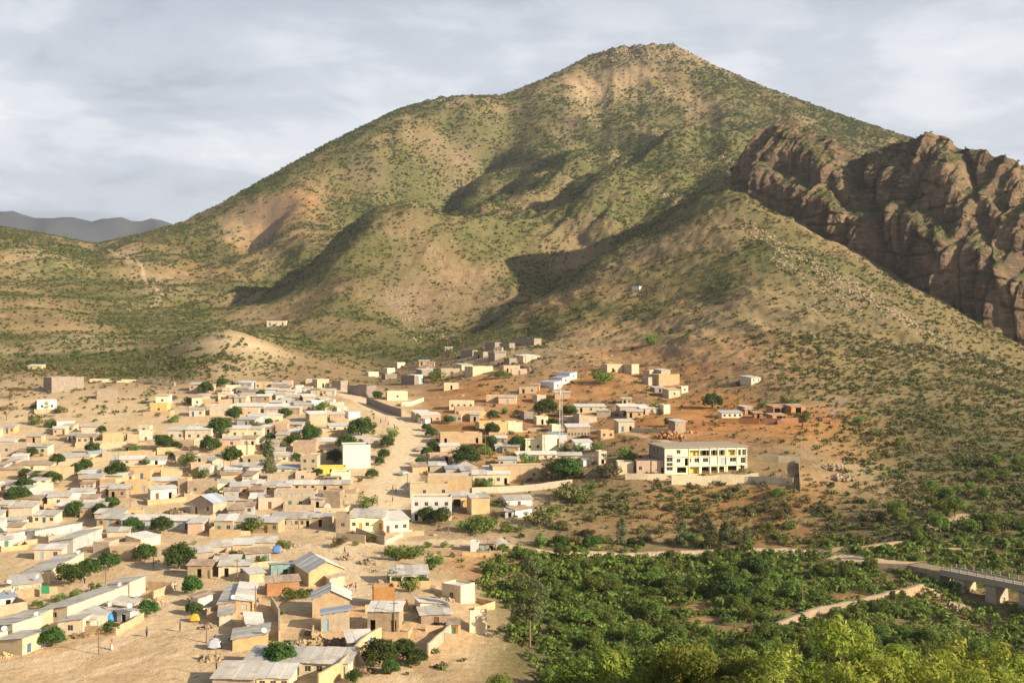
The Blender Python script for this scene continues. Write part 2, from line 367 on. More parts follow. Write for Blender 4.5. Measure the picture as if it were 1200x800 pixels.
def make_rock():
    g = N('cliff_rock'); p = g.pos()
    mp = g.node('ShaderNodeMapping', {0: p, 'Scale': (1, 1, 0.35)}).outputs[0]
    st = g.node('ShaderNodeMapping', {0: p, 'Scale': (0.25, 0.25, 1.6), 'Rotation': (0.25, 0.1, 0)}).outputs[0]
    n1 = g.noise(mp, 0.05, 6, 0.6, 0.4); n2 = g.noise(mp, 0.22, 6, 0.65); n3 = g.noise(st, 0.35, 5, 0.6)
    c = g.mix(g.step(n1, 0.35, 0.65), (0.092, 0.064, 0.043), (0.205, 0.138, 0.084))
    c = g.mix(g.step(n2, 0.42, 0.7), c, (0.07, 0.052, 0.042))
    c = g.mix(g.math('MULTIPLY', g.step(n3, 0.52, 0.68), 0.5), c, (0.36, 0.235, 0.13))
    nz = g.node('ShaderNodeSeparateXYZ', {0: g.node('ShaderNodeNewGeometry').outputs['Normal']}).outputs[2]
    c = g.mix(g.math('MULTIPLY', g.step(nz, 0.45, 0.75), g.step(n2, 0.35, 0.55), True), c, (0.075, 0.085, 0.03))
    return g.out(c, 0.95, g.bump(g.math('ADD', n2, g.math('MULTIPLY', n3, 0.7)), 0.7, 1.6), spec=0.1)
ROCK = make_rock()
def leaf_mat(name, dark, lite, trans=0.25, sat=1.0):
    g = N(name); r = g.rnd(); p = g.pos()
    n = g.noise(p, 0.5, 3, 0.6)
    c = g.mix(g.step(n, 0.3, 0.7), dark, lite)
    hs = g.node('ShaderNodeHueSaturation', {'Hue': g.math('ADD', g.math('MULTIPLY', r, 0.05), 0.475), 'Saturation': sat, 'Value': g.math('ADD', g.math('MULTIPLY', r, 0.6), 0.7), 'Color': c}).outputs[0]
    return g.out(hs, 0.75, spec=0.15, trans=trans)
L_BUSH = leaf_mat('hill_bush_leaf', (0.060, 0.085, 0.024), (0.145, 0.165, 0.052), 0.2)
L_OLIVE = leaf_mat('dry_bush_leaf', (0.10, 0.095, 0.035), (0.20, 0.17, 0.07), 0.15)
L_TREE = leaf_mat('tree_leaf', (0.042, 0.086, 0.018), (0.10, 0.155, 0.036), 0.28)
L_VALLEY = leaf_mat('valley_leaf', (0.09, 0.142, 0.026), (0.22, 0.27, 0.062), 0.35)
L_LIME = leaf_mat('lime_leaf', (0.12, 0.165, 0.025), (0.27, 0.285, 0.055), 0.35)
L_GOLD = leaf_mat('acacia_leaf', (0.19, 0.23, 0.03), (0.40, 0.41, 0.075), 0.4)
L_GREY = leaf_mat('eucalyptus_leaf', (0.095, 0.12, 0.05), (0.18, 0.20, 0.085), 0.3)
L_RUST = leaf_mat('rust_leaf', (0.13, 0.07, 0.035), (0.2, 0.11, 0.05), 0.2)
def bark_mat():
    g = N('bark'); n = g.noise(g.obj(), 6, 4, 0.6)
    return g.out(g.mix(n, (0.13, 0.085, 0.05), (0.28, 0.2, 0.13)), 0.95, g.bump(n, 0.4, 0.05), spec=0.1)
BARK = bark_mat()

# ---------------------------------------------------------------- land cover, laid on the land at surveyed places
GPY = 400 - (GZ - CZ) / GD * F
GX = (GPX - 600) / F * GD
def blobs(lst, px=None, py=None):
    px = GPX if px is None else px; py = GPY if py is None else py
    m = np.zeros(px.shape)
    for x, y, rx, ry, v in lst: m = np.maximum(m, v * np.exp(-(((px - x) / rx) ** 2 + ((py - y) / ry) ** 2) ** 1.5))
    return m
wobx = 22 * fbm(GX / 60, GD / 60, 3, 201); woby = 9 * fbm(GX / 60, GD / 60, 3, 251)
QX, QY = GPX + wobx, GPY + woby
near = (GD < 760)
# flats of the town and its bare outskirts
A_PALE = np.maximum(sstep(448, 470, QY) * sstep(520, 470, QX) * (GD < 640) * (GD > 150) * (1 - 0.8 * sstep(452, 436, QY)), 0)
A_PALE = np.maximum(A_PALE, blobs([(270,415,60,34,0.95),(60,475,170,30,0.9),(150,470,120,24,0.9),(90,400,75,14,0.7),(10,415,60,14,.6),(470,650,120,40,1),(560,640,60,22,.9),(480,730,110,70,1),(560,750,50,40,.8),(600,620,40,20,.5),(880,582,130,34,.5),(1010,560,40,30,.55),(940,590,60,20,.4),(1060,650,60,12,.9),(620,600,40,30,.7),(560,455,60,26,.35),(300,265,60,34,.35),(60,310,60,20,.5),(150,300,26,14,.3),(180,340,40,16,.35),(590,415,60,10,.6),(700,115,90,22,.4),(820,360,180,60,.34),(940,420,120,40,.3),(700,390,90,30,.3),(960,500,80,30,.3)], QX, QY) * 1.0)
A_RED = blobs([(830,490,90,32,1),(930,498,90,22,1),(760,500,70,26,.8),(700,450,90,22,.65),(560,458,62,24,.8),(640,478,60,24,.8),(600,520,60,40,.5),(860,590,130,32,.8),(780,440,90,20,.55),(540,490,60,22,.75),(900,625,110,20,.5),(850,400,70,14,.35),(1000,520,50,18,.55),(540,660,40,22,.6),(330,250,50,40,.4),(250,300,50,30,.25),(720,360,120,40,.35),(900,430,120,30,.35),(820,330,90,30,.25),(760,415,90,14,.4),(600,665,40,20,.4),(760,600,100,24,.3),(500,740,60,40,.3),(400,740,60,40,.22),(120,780,140,30,.2)], QX, QY)
A_ROCK = blobs([(760,70,70,18,1),(520,120,50,10,.8),(860,135,50,14,.5),(470,350,30,40,.7),(490,380,30,40,.5),(560,350,60,30,.35),(930,310,60,20,.55),(1000,350,60,20,.45),(760,230,60,16,.4),(800,200,50,14,.35)], QX, QY)
diag = np.exp(-((((QX - 880) * 0.55 - (QY - 275)) / 13.0) ** 2)) * sstep(860, 890, QX) * sstep(1130, 1060, QX)      # outcrop ribs that run down the near hill
A_ROCK = np.maximum(A_ROCK, 0.85 * diag * near)
A_GREEN = 1.0 * sstep(620, 760, GD) * (0.85 + 0.85 * fbm(GX / 110, GD / 110, 3, 301)) * (1 - 0.55 * sstep(1880, 2020, GD))
A_GREEN = np.maximum(A_GREEN, 0.55 * sstep(440, 520, GD) * sstep(820, 960, QX) * near)
A_GREEN = np.maximum(A_GREEN, 0.42 * near * sstep(560, 640, GD) * sstep(560, 620, QX))
A_GREEN = np.maximum(A_GREEN, blobs([(740,690,190,48,1),(900,690,160,45,1),(1100,640,150,60,.9),(1180,600,90,40,.95),(650,650,60,30,.7),(640,760,70,50,.85),(800,780,200,60,1),(1100,770,200,50,.9),(1180,540,110,46,.85),(1100,500,130,40,.75),(1040,560,60,30,.5),(1010,690,60,30,.9),(120,424,190,17,.98),(60,398,120,9,.8),(40,430,60,12,.8),(110,375,90,12,.8),(190,395,60,10,.8),(860,592,120,28,.62),(720,590,80,26,.6),(980,610,80,30,.6),(600,600,40,20,.4),(220,440,60,10,.5),(130,350,120,20,.6)], QX, QY))
A_GREEN = np.clip(A_GREEN - 0.8 * blobs([(330,255,62,40,.9),(300,285,40,25,.6),(700,112,90,24,.8),(640,128,60,14,.5),(340,372,60,12,.7),(40,370,70,28,.75),(455,265,40,18,.7),(560,318,50,16,.6),(230,305,40,30,.4),(150,295,30,18,.8),(60,300,50,20,.5),(540,455,70,25,.9),(700,360,120,40,.35),(750,415,100,14,.8)], QX, QY) - 0.9 * A_PALE * (GD < 520) * (QX < 560), 0, 1)
A_GREEN = np.where(GD < 140, 0.9, A_GREEN)
# dirt roads in plan, from surveyed pixels
def path(pts): return [tuple(ground(x, y)[:2]) for x, y in pts]
PATHS = [(path([(440,606),(450,588),(464,562),(474,545),(481,525),(482,508),(474,495),(458,484),(438,474),(416,464),(392,457),(372,452)]), 6.8, 1.0),
         (path([(440,606),(424,622),(404,640),(400,662),(420,684),(432,700)]), 3.6, 0.9),
         (path([(400,640),(470,636),(540,634),(590,640),(640,648),(720,650),(800,648),(870,644),(960,646),(1000,656),(1060,662),(1110,670)]), 2.4, 0.9),
         (path([(1000,656),(1040,636),(1080,622),(1130,604)]), 1.8, 0.6),
         (path([(60,780),(160,740),(200,690),(250,640),(330,640),(400,640)]), 3.0, 0.6),
         (path([(20,640),(80,630),(130,606),(160,590)]), 2.6, 0.6),
         (path([(120,286),(165,310),(190,345),(150,362),(215,372)]), 2.0, 0.25),
         (path([(-40,790),(60,772),(140,752),(190,716),(206,690),(240,668)]), 1.6, 0.7), (path([(80,800),(170,770),(230,770)]), 1.2, 0.6), (path([(120,700),(170,672),(240,660)]), 1.4, 0.6), (path([(0,600),(120,588),(230,560),(330,560),(430,600)]), 1.8, 0.6), (path([(100,520),(220,545),(340,530),(420,560)]), 1.8, 0.6), (path([(500,520),(560,512),(640,500),(720,505),(790,520)]), 1.8, 0.6)]
A_ROAD = np.zeros(GPX.shape)
for pts, w, v in PATHS:
    q, _, _ = poly_dist(GX, GD, pts)
    A_ROAD = np.maximum(A_ROAD, v * sstep(w * 1.25, w * 0.8, q + 1.2 * fbm(GX / 6, GD / 6, 2, 401)))
# even out the main road's bed
q, _, _ = poly_dist(GX, GD, PATHS[0][0]); _k = np.exp(-(q / 7.0) ** 4)
_sm = GZ.copy()
for _ in range(10): _sm[:,1:-1] = (_sm[:,:-2] + _sm[:,1:-1] * 2 + _sm[:,2:]) / 4
GZ = GZ * (1 - _k) + _sm * _k
A_FIELD = blobs([(815,712,22,5,1),(822,728,20,6,1),(770,702,20,3,.7),(870,740,26,8,.9),(930,722,30,5,.8),(1000,700,30,6,.8),(880,760,20,6,.8),(960,680,30,4,.5),(1120,662,40,5,.4)])
A_GREEN = np.clip(A_GREEN - A_ROAD, 0, 1)

def grid_mesh(name, X, Y, Z, material, attrs=None, **props):
    nr, nc = X.shape; me = bpy.data.meshes.new(name)
    co = np.stack([X, Y, Z], -1).reshape(-1, 3).astype(np.float32)
    i = (np.arange(nr - 1)[:,None] * nc + np.arange(nc - 1)[None]).reshape(-1)
    fc = np.stack([i, i + 1, i + nc + 1, i + nc], -1).astype(np.int32)
    me.vertices.add(len(co)); me.vertices.foreach_set('co', co.reshape(-1))
    me.loops.add(fc.size); me.loops.foreach_set('vertex_index', fc.reshape(-1))
    me.polygons.add(len(fc)); me.polygons.foreach_set('loop_start', np.arange(len(fc), dtype=np.int32) * 4)
    me.polygons.foreach_set('use_smooth', np.ones(len(fc), bool))
    me.update(calc_edges=True)
    for k, v in (attrs or {}).items():
        a = me.attributes.new(k, 'FLOAT', 'POINT'); a.data.foreach_set('value', np.ascontiguousarray(v, dtype=np.float32).reshape(-1))
    me.materials.append(material)
    o = bpy.data.objects.new(name, me); link(o); return fin(o, **props)
terrain = grid_mesh('hillside_terrain', GX, GD, GZ, EARTH, dict(pale=A_PALE, red=A_RED, rock=A_ROCK, green=A_GREEN, road=A_ROAD, field=A_FIELD), kind='structure',
                    label='sandy town floor rising into a scrub covered mountain', category='terrain')

# ---------------------------------------------------------------- far blue hills and the plain that carries them
hp = np.linspace(-900, 2100, 260); hv = np.linspace(0, 1, 60)
prof = np.interp(hp, [-900,-400,-150,0,30,60,100,140,165,182,200,230,300,600,2100], [230,225,238,245,252,255,262,259,257,252,258,266,270,285,290])
HPX, HT = np.meshgrid(hp, hv)
HD = 3300 + 3700 * HT; HTOP = CZ + (392 - prof[None,:]) / F * 6000
HZg = 20 + (HTOP - 20) * np.exp(-((HD - 6000) / 900) ** 2) * (1 + 0.0 * HT)
HXg = (HPX - 600) / F * HD
rz = ridged(HXg / 700, HD / 900, 4, 501, 0.55) * 60
HZg = HZg + rz * np.exp(-((HD - 5600) / 900) ** 2) * (1 - np.exp(-((HD - 6000) / 200) ** 2)) + fbm(HXg / 160, HD / 160, 3, 511) * 18
_g = N('far_forest_haze_tint'); _n = _g.noise(_g.pos(), 0.004, 6, 0.6); FARM = _g.out(_g.mix(_n, (0.030, 0.040, 0.056), (0.085, 0.09, 0.095)), 0.95, spec=0.05)  # dark forest tone with haze blue and cloud shadow mixed into the colour
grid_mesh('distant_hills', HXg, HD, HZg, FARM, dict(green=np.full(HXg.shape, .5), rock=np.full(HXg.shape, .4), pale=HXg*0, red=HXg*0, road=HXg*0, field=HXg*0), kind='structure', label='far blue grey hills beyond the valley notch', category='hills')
mobj('plain', [(-8000,-500,-40),(8000,-500,-40),(8000,9000,-40),(-8000,9000,-40)], [(0,1,2,3)], EARTH, kind='structure', label='low plain far behind the hills', category='ground')

# ---------------------------------------------------------------- the cliff: a rock wall with buttresses, ledges and a broken top
CB = np.array([(862,214,936),(880,226,918),(940,263,872),(1000,296,832),(1060,331,802),(1120,366,772),(1200,411,738),(1300,450,722),(1420,470,725)], float)
CT = np.array([(862,196),(872,176),(885,155),(905,146),(940,143),(962,152),(985,166),(1000,186),(1008,190),(1016,183),(1040,179),(1056,168),(1072,162),(1095,161),(1130,169),(1165,180),(1200,196),(1300,240),(1420,300)], float)
ns, ntt = 520, 230
sp = np.linspace(862, 1420, ns); tt = np.linspace(0, 1.5, ntt)
SP, TT = np.meshgrid(sp, tt)
bd = np.interp(SP, CB[:,0], CB[:,2]); bpy_ = np.interp(SP, CB[:,0], CB[:,1]); tpy = np.interp(SP, CT[:,0], CT[:,1])
setb = 62 * sstep(862, 930, SP) + 8
t1 = np.clip(TT, 0, 1)
prof_d = 0.22 * t1 + 0.30 * sstep(0.40, 0.58, t1 + 0.08 * fbm(SP / 60, TT * 0 + 3, 2, 611)) + 0.48 * sstep(0.62, 1.0, t1) * t1
D = bd + setb * prof_d
zb = CZ - (bpy_ - 400) / F * bd - 10; zt = CZ - (tpy - 400) / F * (bd + setb)
# height runs with t but ledges interrupt it
th = np.clip(t1 + 0.05 * fbm(SP / 45, TT * 3, 3, 621), 0, 1.02)
Zc = zb + (zt - zb) * th
bk = np.clip(TT - 1, 0, 0.5) / 0.5
D = D + bk * 150; Zc = Zc - bk * bk * 70 - bk * 20
Xc = (SP - 600) / F * D
# buttress columns and fractured blocks, pushed along the outward normal of the wall
S = Xc * 0.59 - D * 0.81
env = np.clip(sstep(0, 0.06, t1), 0, 1) * (1 - 0.6 * bk)
col1 = ridged(S / 52, Zc / 420 + 3, 2, 701, 0.5); col2 = ridged(S / 18, Zc / 150, 2, 711, 0.5)
blk = fbm(S / 9, Zc / 11, 4, 721, 0.6); stp = np.abs(vnoise((Zc + 0.35 * S) / 7, S / 80, 731))
crk = ridged(S / 8, Zc / 50, 2, 761, 0.6); blk2 = np.round(2.5 * fbm(S / 13, Zc / 16, 3, 771, 0.6)) / 2.5
push = env * (8.5 * col1 * sstep(862, 900, SP) + 4.6 * col2 + 1.3 * blk + 1.8 * stp + 1.6 * crk + 1.2 * blk2 - 5 * np.exp(-(np.abs(vnoise(S / 15, Zc / 130, 781)) / 0.05) ** 2) - 3 * np.exp(-(np.abs(vnoise(S / 60, Zc / 17, 791)) / 0.05) ** 2))
push = push - 16 * np.exp(-((SP - 1006 + (t1 - 1) * 40) / 11) ** 2) * env - 9 * np.exp(-((SP - 1130 + (t1 - 1) * 70) / 9) ** 2) * env - 9 * np.exp(-((SP - 915 - (t1 - 1) * 60) / 7) ** 2) * env
Xc = Xc - 0.81 * push; Yc = D - 0.59 * push
Zc = Zc + env * sstep(0.5, 1, t1) * (1.6 * ridged(S / 19, D / 19, 3, 741, 0.6) - 1) + bk * 4 * fbm(Xc / 25, Yc / 25, 3, 751)
cliff = grid_mesh('cliff', Xc, Yc, Zc, ROCK, kind='structure', label='brown rock cliff with broken buttresses above the scrub slope', category='cliff')
cliff.data.polygons.foreach_set('use_smooth', np.zeros(len(cliff.data.polygons), bool))
# ---------------------------------------------------------------- vegetation prototypes
def leaf_cloud(clumps, leaf, per, seed, asp=1.0, up=0.35, droop=0.0):
    """leaf-sized quads spread over the outer part of each clump (x, y, z, r)"""
    g = np.random.default_rng(seed); P = []
    for (x, y, z, r) in clumps:
        n = max(3, int(per * r * r)); d = g.normal(size=(n, 3)); d /= np.linalg.norm(d, axis=1)[:,None]
        rad = r * (0.55 + 0.5 * g.random(n) ** 0.6)
        c = np.array([x, y, z]) + d * rad[:,None] * np.array([1, 1, 0.8])
        nn = d * 0.9 + g.normal(size=(n, 3)) * 0.55 + np.array([0, 0, up]); nn /= np.linalg.norm(nn, axis=1)[:,None]
        t = np.cross(nn, g.normal(size=(n, 3))); t[:,2] -= droop; t /= np.linalg.norm(t, axis=1)[:,None] + 1e-9
        b = np.cross(nn, t); s = leaf * (0.6 + 0.8 * g.random(n))[:,None]
        P.append(np.stack([c - t*s*asp, c - b*s*0.5, c + t*s*asp, c + b*s*0.5], 1))
    P = np.concatenate(P).reshape(-1, 3); n = len(P) // 4
    return P, np.arange(4 * n).reshape(n, 4)
def mesh_np(name, P, Fq, material):
    me = bpy.data.meshes.new(name); me.vertices.add(len(P)); me.vertices.foreach_set('co', P.astype(np.float32).reshape(-1))
    me.loops.add(Fq.size); me.loops.foreach_set('vertex_index', Fq.astype(np.int32).reshape(-1))
    me.polygons.add(len(Fq)); me.polygons.foreach_set('loop_start', np.arange(len(Fq), dtype=np.int32) * Fq.shape[1])
    me.update(calc_edges=True); me.materials.append(material); return me
def round_clumps(g, rx, rz, z0, n, r0, flat=0.0):
    c = [(0, 0, z0, rx * 0.62)]
    for i in range(n):
        a = g.random() * 6.283; e = math.asin(min(1, max(-0.35, g.random() * 1.35 - 0.35))); q = 0.62 + 0.28 * g.random()
        x, y, z = math.cos(a) * math.cos(e) * rx * q, math.sin(a) * math.cos(e) * rx * q, math.sin(e) * rz * q
        c.append((x, y, z0 + z, r0 * (0.7 + 0.7 * g.random())))
    return c
def limbs(mb, g, h0, top, spread, n, r):
    b = Vector((0.05 * g.normal(), 0.05 * g.normal(), h0))
    mb.tube((0, 0, -0.6), b, r * 1.25, r * 0.8, 7)
    for i in range(n):
        a = 6.283 * (i + g.random() * 0.6) / n; s = spread * (0.6 + 0.5 * g.random())
        m = b + Vector((math.cos(a) * s * 0.45, math.sin(a) * s * 0.45, (top - h0) * 0.5)); e = b + Vector((math.cos(a) * s, math.sin(a) * s, (top - h0) * (0.8 + 0.3 * g.random())))
        mb.tube(b, m, r * 0.62, r * 0.42, 5); mb.tube(m, e, r * 0.42, r * 0.12, 5)
TREE = {}     # kind -> list of (crown mesh, trunk mesh, natural width, natural height)
def reg(kind, crown, trunk, w, h): TREE.setdefault(kind, []).append((crown, trunk, w, h))
def trunk_mesh(mb):
    me = bpy.data.meshes.new('trunk'); me.from_pydata(mb.v, [], mb.f); me.update(); me.materials.append(BARK); return me
for i in range(5):      # dense round shade tree
    g = np.random.default_rng(100 + i); rx = 2.8 + 0.4 * g.random(); rz = rx * (0.72 + 0.2 * g.random()); z0 = rz * 0.72 + 0.55
    P, q = leaf_cloud(round_clumps(g, rx, rz, z0, 44, 0.85), 0.22, 105, 110 + i)
    mb = MB(); limbs(mb, g, 1.2, z0 + 0.3, rx * 0.6, 5, 0.2)
    reg('round', mesh_np('crown', P, q, L_TREE), trunk_mesh(mb), 2 * rx, z0 + rz)
for i in range(2):      # slim feathery tree
    g = np.random.default_rng(140 + i); cl = []
    for k in range(26):
        t = k / 25; z = 1.6 + 6.2 * t; rr = (1.5 * (1 - t) ** 0.7 + 0.25) * (0.8 + 0.4 * g.random()); a = g.random() * 6.28
        cl.append((math.cos(a) * rr * 0.6, math.sin(a) * rr * 0.6, z, 0.55 + 0.35 * rr * g.random()))
    P, q = leaf_cloud(cl, 0.19, 115, 150 + i, 1.3)
    mb = MB(); mb.tube((0,0,-0.6), (0.1,0,7.0), 0.17, 0.05, 6)
    for k in range(5): mb.tube((0.03*k,0,2+k), (math.cos(k*2.1)*0.9, math.sin(k*2.1)*0.9, 2.8+k), 0.06, 0.02, 5)
    reg('slim', mesh_np('crown', P, q, L_GREY), trunk_mesh(mb), 3.4, 8.2)
for i in range(2):      # flat topped thorn tree
    g = np.random.default_rng(160 + i); cl = [(math.cos(a) * r, math.sin(a) * r, 3.2 + 0.3 * g.random() - 0.05 * r, 0.65) for a, r in ((g.random() * 6.28, 2.9 * math.sqrt(g.random())) for _ in range(26))]
    P, q = leaf_cloud(cl, 0.17, 70, 170 + i)
    mb = MB(); limbs(mb, g, 1.3, 3.1, 2.0, 5, 0.15)
    reg('thorn', mesh_np('crown', P, q, L_OLIVE), trunk_mesh(mb), 6.2, 3.9)
def shrubs(kind, m, n, base, leaf=0.15, per=170, asp=1.0):
    for i in range(n):
        g = np.random.default_rng(base + i)
        cl = [(g.normal() * 0.55, g.normal() * 0.55, 0.55 + abs(g.normal()) * 0.45, 0.45 + 0.35 * g.random()) for _ in range(13)]
        P, q = leaf_cloud(cl, leaf, per, base + 40 + i, asp); P[:,2] = np.maximum(P[:,2], 0.02)
        mb = MB()
        for k in range(4): mb.tube((0.08*k-0.1, 0.05*k, -0.4), (math.cos(k*1.7)*0.5, math.sin(k*1.7)*0.5, 0.9), 0.05, 0.02, 4)
        reg(kind, mesh_np('crown', P, q, m), trunk_mesh(mb), 2.7, 2.0)
shrubs('shrub', L_VALLEY, 4, 200); shrubs('dryshrub', L_OLIVE, 3, 220); shrubs('rust', L_RUST, 1, 240)
for i in range(5):      # valley tree, looser and taller than the town's
    g = np.random.default_rng(300 + i); rx = 2.6 + 0.8 * g.random(); rz = rx * (0.8 + 0.35 * g.random()); z0 = rz * 0.8 + 1.0
    P, q = leaf_cloud(round_clumps(g, rx, rz, z0, 36, 0.8), 0.22, 90, 310 + i, 1.2)
    mb = MB(); limbs(mb, g, 1.3, z0 + 0.4, rx * 0.7, 5, 0.18)
    reg('valley', mesh_np('crown', P, q, L_VALLEY), trunk_mesh(mb), 2 * rx, z0 + rz)
for i in range(2):      # tall open tree with a bare stem
    g = np.random.default_rng(330 + i); cl = []
    for k in range(34):
        t = g.random(); z = 4.2 + 9.5 * t; rr = 3.1 * math.sin(math.pi * min(1, t * 0.85 + 0.18)) ** 0.8; a = g.random() * 6.28; q_ = math.sqrt(g.random())
        cl.append((math.cos(a) * rr * q_, math.sin(a) * rr * q_, z, 0.55 + 0.5 * g.random()))
    P, q = leaf_cloud(cl, 0.19, 130, 340 + i, 1.4)
    mb = MB(); mb.tube((0,0,-0.8), (0.2,0.1,12.5), 0.22, 0.05, 7)
    for k in range(9): mb.tube((0.02*k,0,4+k*0.9), (math.cos(k*2.4)*2.0, math.sin(k*2.4)*2.0, 5.3+k*0.9), 0.08, 0.02, 5)
    reg('tall', mesh_np('crown', P, q, L_GREY), trunk_mesh(mb), 6.2, 14.2)
def big_tree(kind, m, i, base, rx, rz, h, leaf, asp, ncl, rcl, per):
    g = np.random.default_rng(base + i); z0 = h - rz; cl = []
    mb = MB(); stem = Vector((0.3, 0.2, z0 - rz * 0.55)); mb.tube((0,0,-1.5), stem, 0.34, 0.24, 9)
    for k in range(ncl):
        a = g.random() * 6.283; e = g.random() * 1.5 - 0.3; qd = 0.55 + 0.5 * g.random()
        c = Vector((math.cos(a) * math.cos(e) * rx * qd, math.sin(a) * math.cos(e) * rx * qd, z0 + math.sin(e) * rz * qd))
        cl.append((*c, rcl * (0.6 + 0.8 * g.random())))
        if k % 2 == 0:
            m1 = stem.lerp(c, 0.5) + Vector((0, 0, -0.4)); mb.tube(stem, m1, 0.11, 0.06, 5); mb.tube(m1, c, 0.06, 0.015, 5)
            for _ in range(2):
                t = c + Vector((g.normal(), g.normal(), 0.4 + g.normal() * 0.5)) * rcl * 0.9; mb.tube(c, t, 0.02, 0.006, 4)
    P, q = leaf_cloud(cl, leaf, per, base + 50 + i, asp, 0.6)
    reg(kind, mesh_np('crown', P, q, m), trunk_mesh(mb), 2 * rx, h)
for i in range(3): big_tree('lime', L_LIME, i, 400, 4.6, 3.0, 11.0, 0.08, 1.7, 84, 0.70, 760)
for i in range(3): big_tree('gold', L_GOLD, i, 450, 4.8, 3.0, 10.5, 0.085, 1.6, 70, 0.58, 480)

# ---------------------------------------------------------------- scrub that nobody could count: points on the land that carry a bush each
PROTO = bpy.data.collections.new('bush_prototypes')
def bush_proto(name, m, n, base, quads):
    for i in range(n):
        g = np.random.default_rng(base + i)
        cl = [(g.normal() * 0.42, g.normal() * 0.42, 0.38 + abs(g.normal()) * 0.22, 0.42 + 0.2 * g.random()) for _ in range(5)]
        P, q = leaf_cloud(cl, 0.30, quads, base + 30 + i, 1.0, 0.5); P[:,2] = np.maximum(P[:,2], -0.1)
        o = bpy.data.objects.new('%s' % name, mesh_np(name, P, q, m)); cols[name].objects.link(o)
cols = {}
for nm, m, q in (('green_bush', L_BUSH, 34), ('dry_bush', L_OLIVE, 30), ('lush_bush', L_VALLEY, 44)):
    cols[nm] = bpy.data.collections.new(nm); bush_proto(nm, m, 4, 600 + len(cols) * 10, q)
def rock_proto():
    cols['stone'] = bpy.data.collections.new('stone')
    g = N('field_stone'); n = g.noise(g.pos(), 1.2, 4); STM = g.out(g.mix(n, (0.25, 0.18, 0.11), (0.5, 0.38, 0.25)), 0.95, spec=0.1)
    for i in range(4):
        bm = bmesh.new(); bmesh.ops.create_icosphere(bm, subdivisions=1, radius=0.5); gg = random.Random(i)
        for v in bm.verts: v.co *= 0.7 + 0.5 * gg.random(); v.co.z *= 0.65
        me = bpy.data.meshes.new('stone'); bm.to_mesh(me); bm.free(); me.materials.append(STM)
        cols['stone'].objects.link(bpy.data.objects.new('stone', me))
rock_proto()
def scatter(name, pts, scl, coll, label, category, tilt=0.0):
    me = bpy.data.meshes.new(name); pts = np.asarray(pts, np.float32); me.vertices.add(len(pts)); me.vertices.foreach_set('co', pts.reshape(-1))
    a = me.attributes.new('scl', 'FLOAT', 'POINT'); a.data.foreach_set('value', np.asarray(scl, np.float32))
    a = me.attributes.new('rot', 'FLOAT', 'POINT'); a.data.foreach_set('value', (rng.random(len(pts)) * 6.283).astype(np.float32))
    a = me.attributes.new('pick', 'INT', 'POINT'); a.data.foreach_set('value', rng.integers(0, 4, len(pts)).astype(np.int32))
    o = bpy.data.objects.new(name, me); link(o)
    t = bpy.data.node_groups.new(name, 'GeometryNodeTree'); t.interface.new_socket('Geometry', in_out='INPUT', socket_type='NodeSocketGeometry'); t.interface.new_socket('Geometry', in_out='OUTPUT', socket_type='NodeSocketGeometry')
    nn = t.nodes.new; gi = nn('NodeGroupInput'); go = nn('NodeGroupOutput'); ip = nn('GeometryNodeInstanceOnPoints'); ci = nn('GeometryNodeCollectionInfo')
    ci.inputs['Collection'].default_value = cols[coll]; ci.inputs['Separate Children'].default_value = True; ci.inputs['Reset Children'].default_value = True
    def at(nm, ty):
        n = nn('GeometryNodeInputNamedAttribute'); n.data_type = ty; n.inputs[0].default_value = nm; return [s for s in n.outputs if s.enabled][0]
    cx = nn('ShaderNodeCombineXYZ'); t.links.new(at('rot', 'FLOAT'), cx.inputs[2])
    L = t.links.new
    L(gi.outputs[0], ip.inputs['Points']); L(ci.outputs[0], ip.inputs['Instance']); ip.inputs['Pick Instance'].default_value = True
    L(at('pick', 'INT'), ip.inputs['Instance Index']); L(cx.outputs[0], ip.inputs['Rotation']); L(at('scl', 'FLOAT'), ip.inputs['Scale']); L(ip.outputs[0], go.inputs[0])
    md = o.modifiers.new('scatter', 'NODES'); md.node_group = t
    return fin(o, kind='stuff', label=label, category=category)
# which land can be seen (with a margin, so that a step to the side still finds it covered)
_run = np.minimum.accumulate(400 - (GZ - CZ) / GD * F, axis=0)
VIS = np.clip((_run - (400 - (GZ - CZ) / GD * F)) * -1, 0, None)      # pixels below the nearer skyline
def land(n, d0, d1, x0=-230, x1=1430):
    u = rng.random(n); d = np.sqrt(d0 * d0 + u * (d1 * d1 - d0 * d0)); px = x0 + (x1 - x0) * rng.random(n)
    return px, d
def pts_of(px, d): X = (px - 600) / F * d; return np.stack([X, d, _bil(GZ, px, d)], -1)
CLIFF_PLAN = [wpt(*p)[:2] for p in CB]
def hill_bushes():
    px, d = land(400000, 560, 2080); X = (px - 600) / F * d
    cov = _bil(A_GREEN, px, d) * (0.25 + 1.25 * np.clip(0.45 + 1.2 * fbm(X / 24, d / 24, 3, 801), 0, 1)) + 0.05
    ok = (_bil(VIS, px, d) < 14) & (rng.random(len(px)) < cov * 0.9); px, d = px[ok], d[ok]; X = X[ok]
    P = pts_of(px, d); s = (0.5 + 1.5 * rng.random(len(px)) ** 2.4) * (0.85 + 0.6 * sstep(800, 1800, d))
    dry = (fbm(X / 70, d / 70, 3, 811) + 0.5 * (rng.random(len(px)) - 0.5)) > 0.28
    scatter('hill_scrub', P[~dry], s[~dry], 'green_bush', 'dense green scrub bushes dotted over the mountain slopes', 'scrub')
    scatter('dry_scrub', P[dry], s[dry] * 0.9, 'dry_bush', 'dry olive scrub scattered among the green mountain bushes', 'scrub')
hill_bushes()
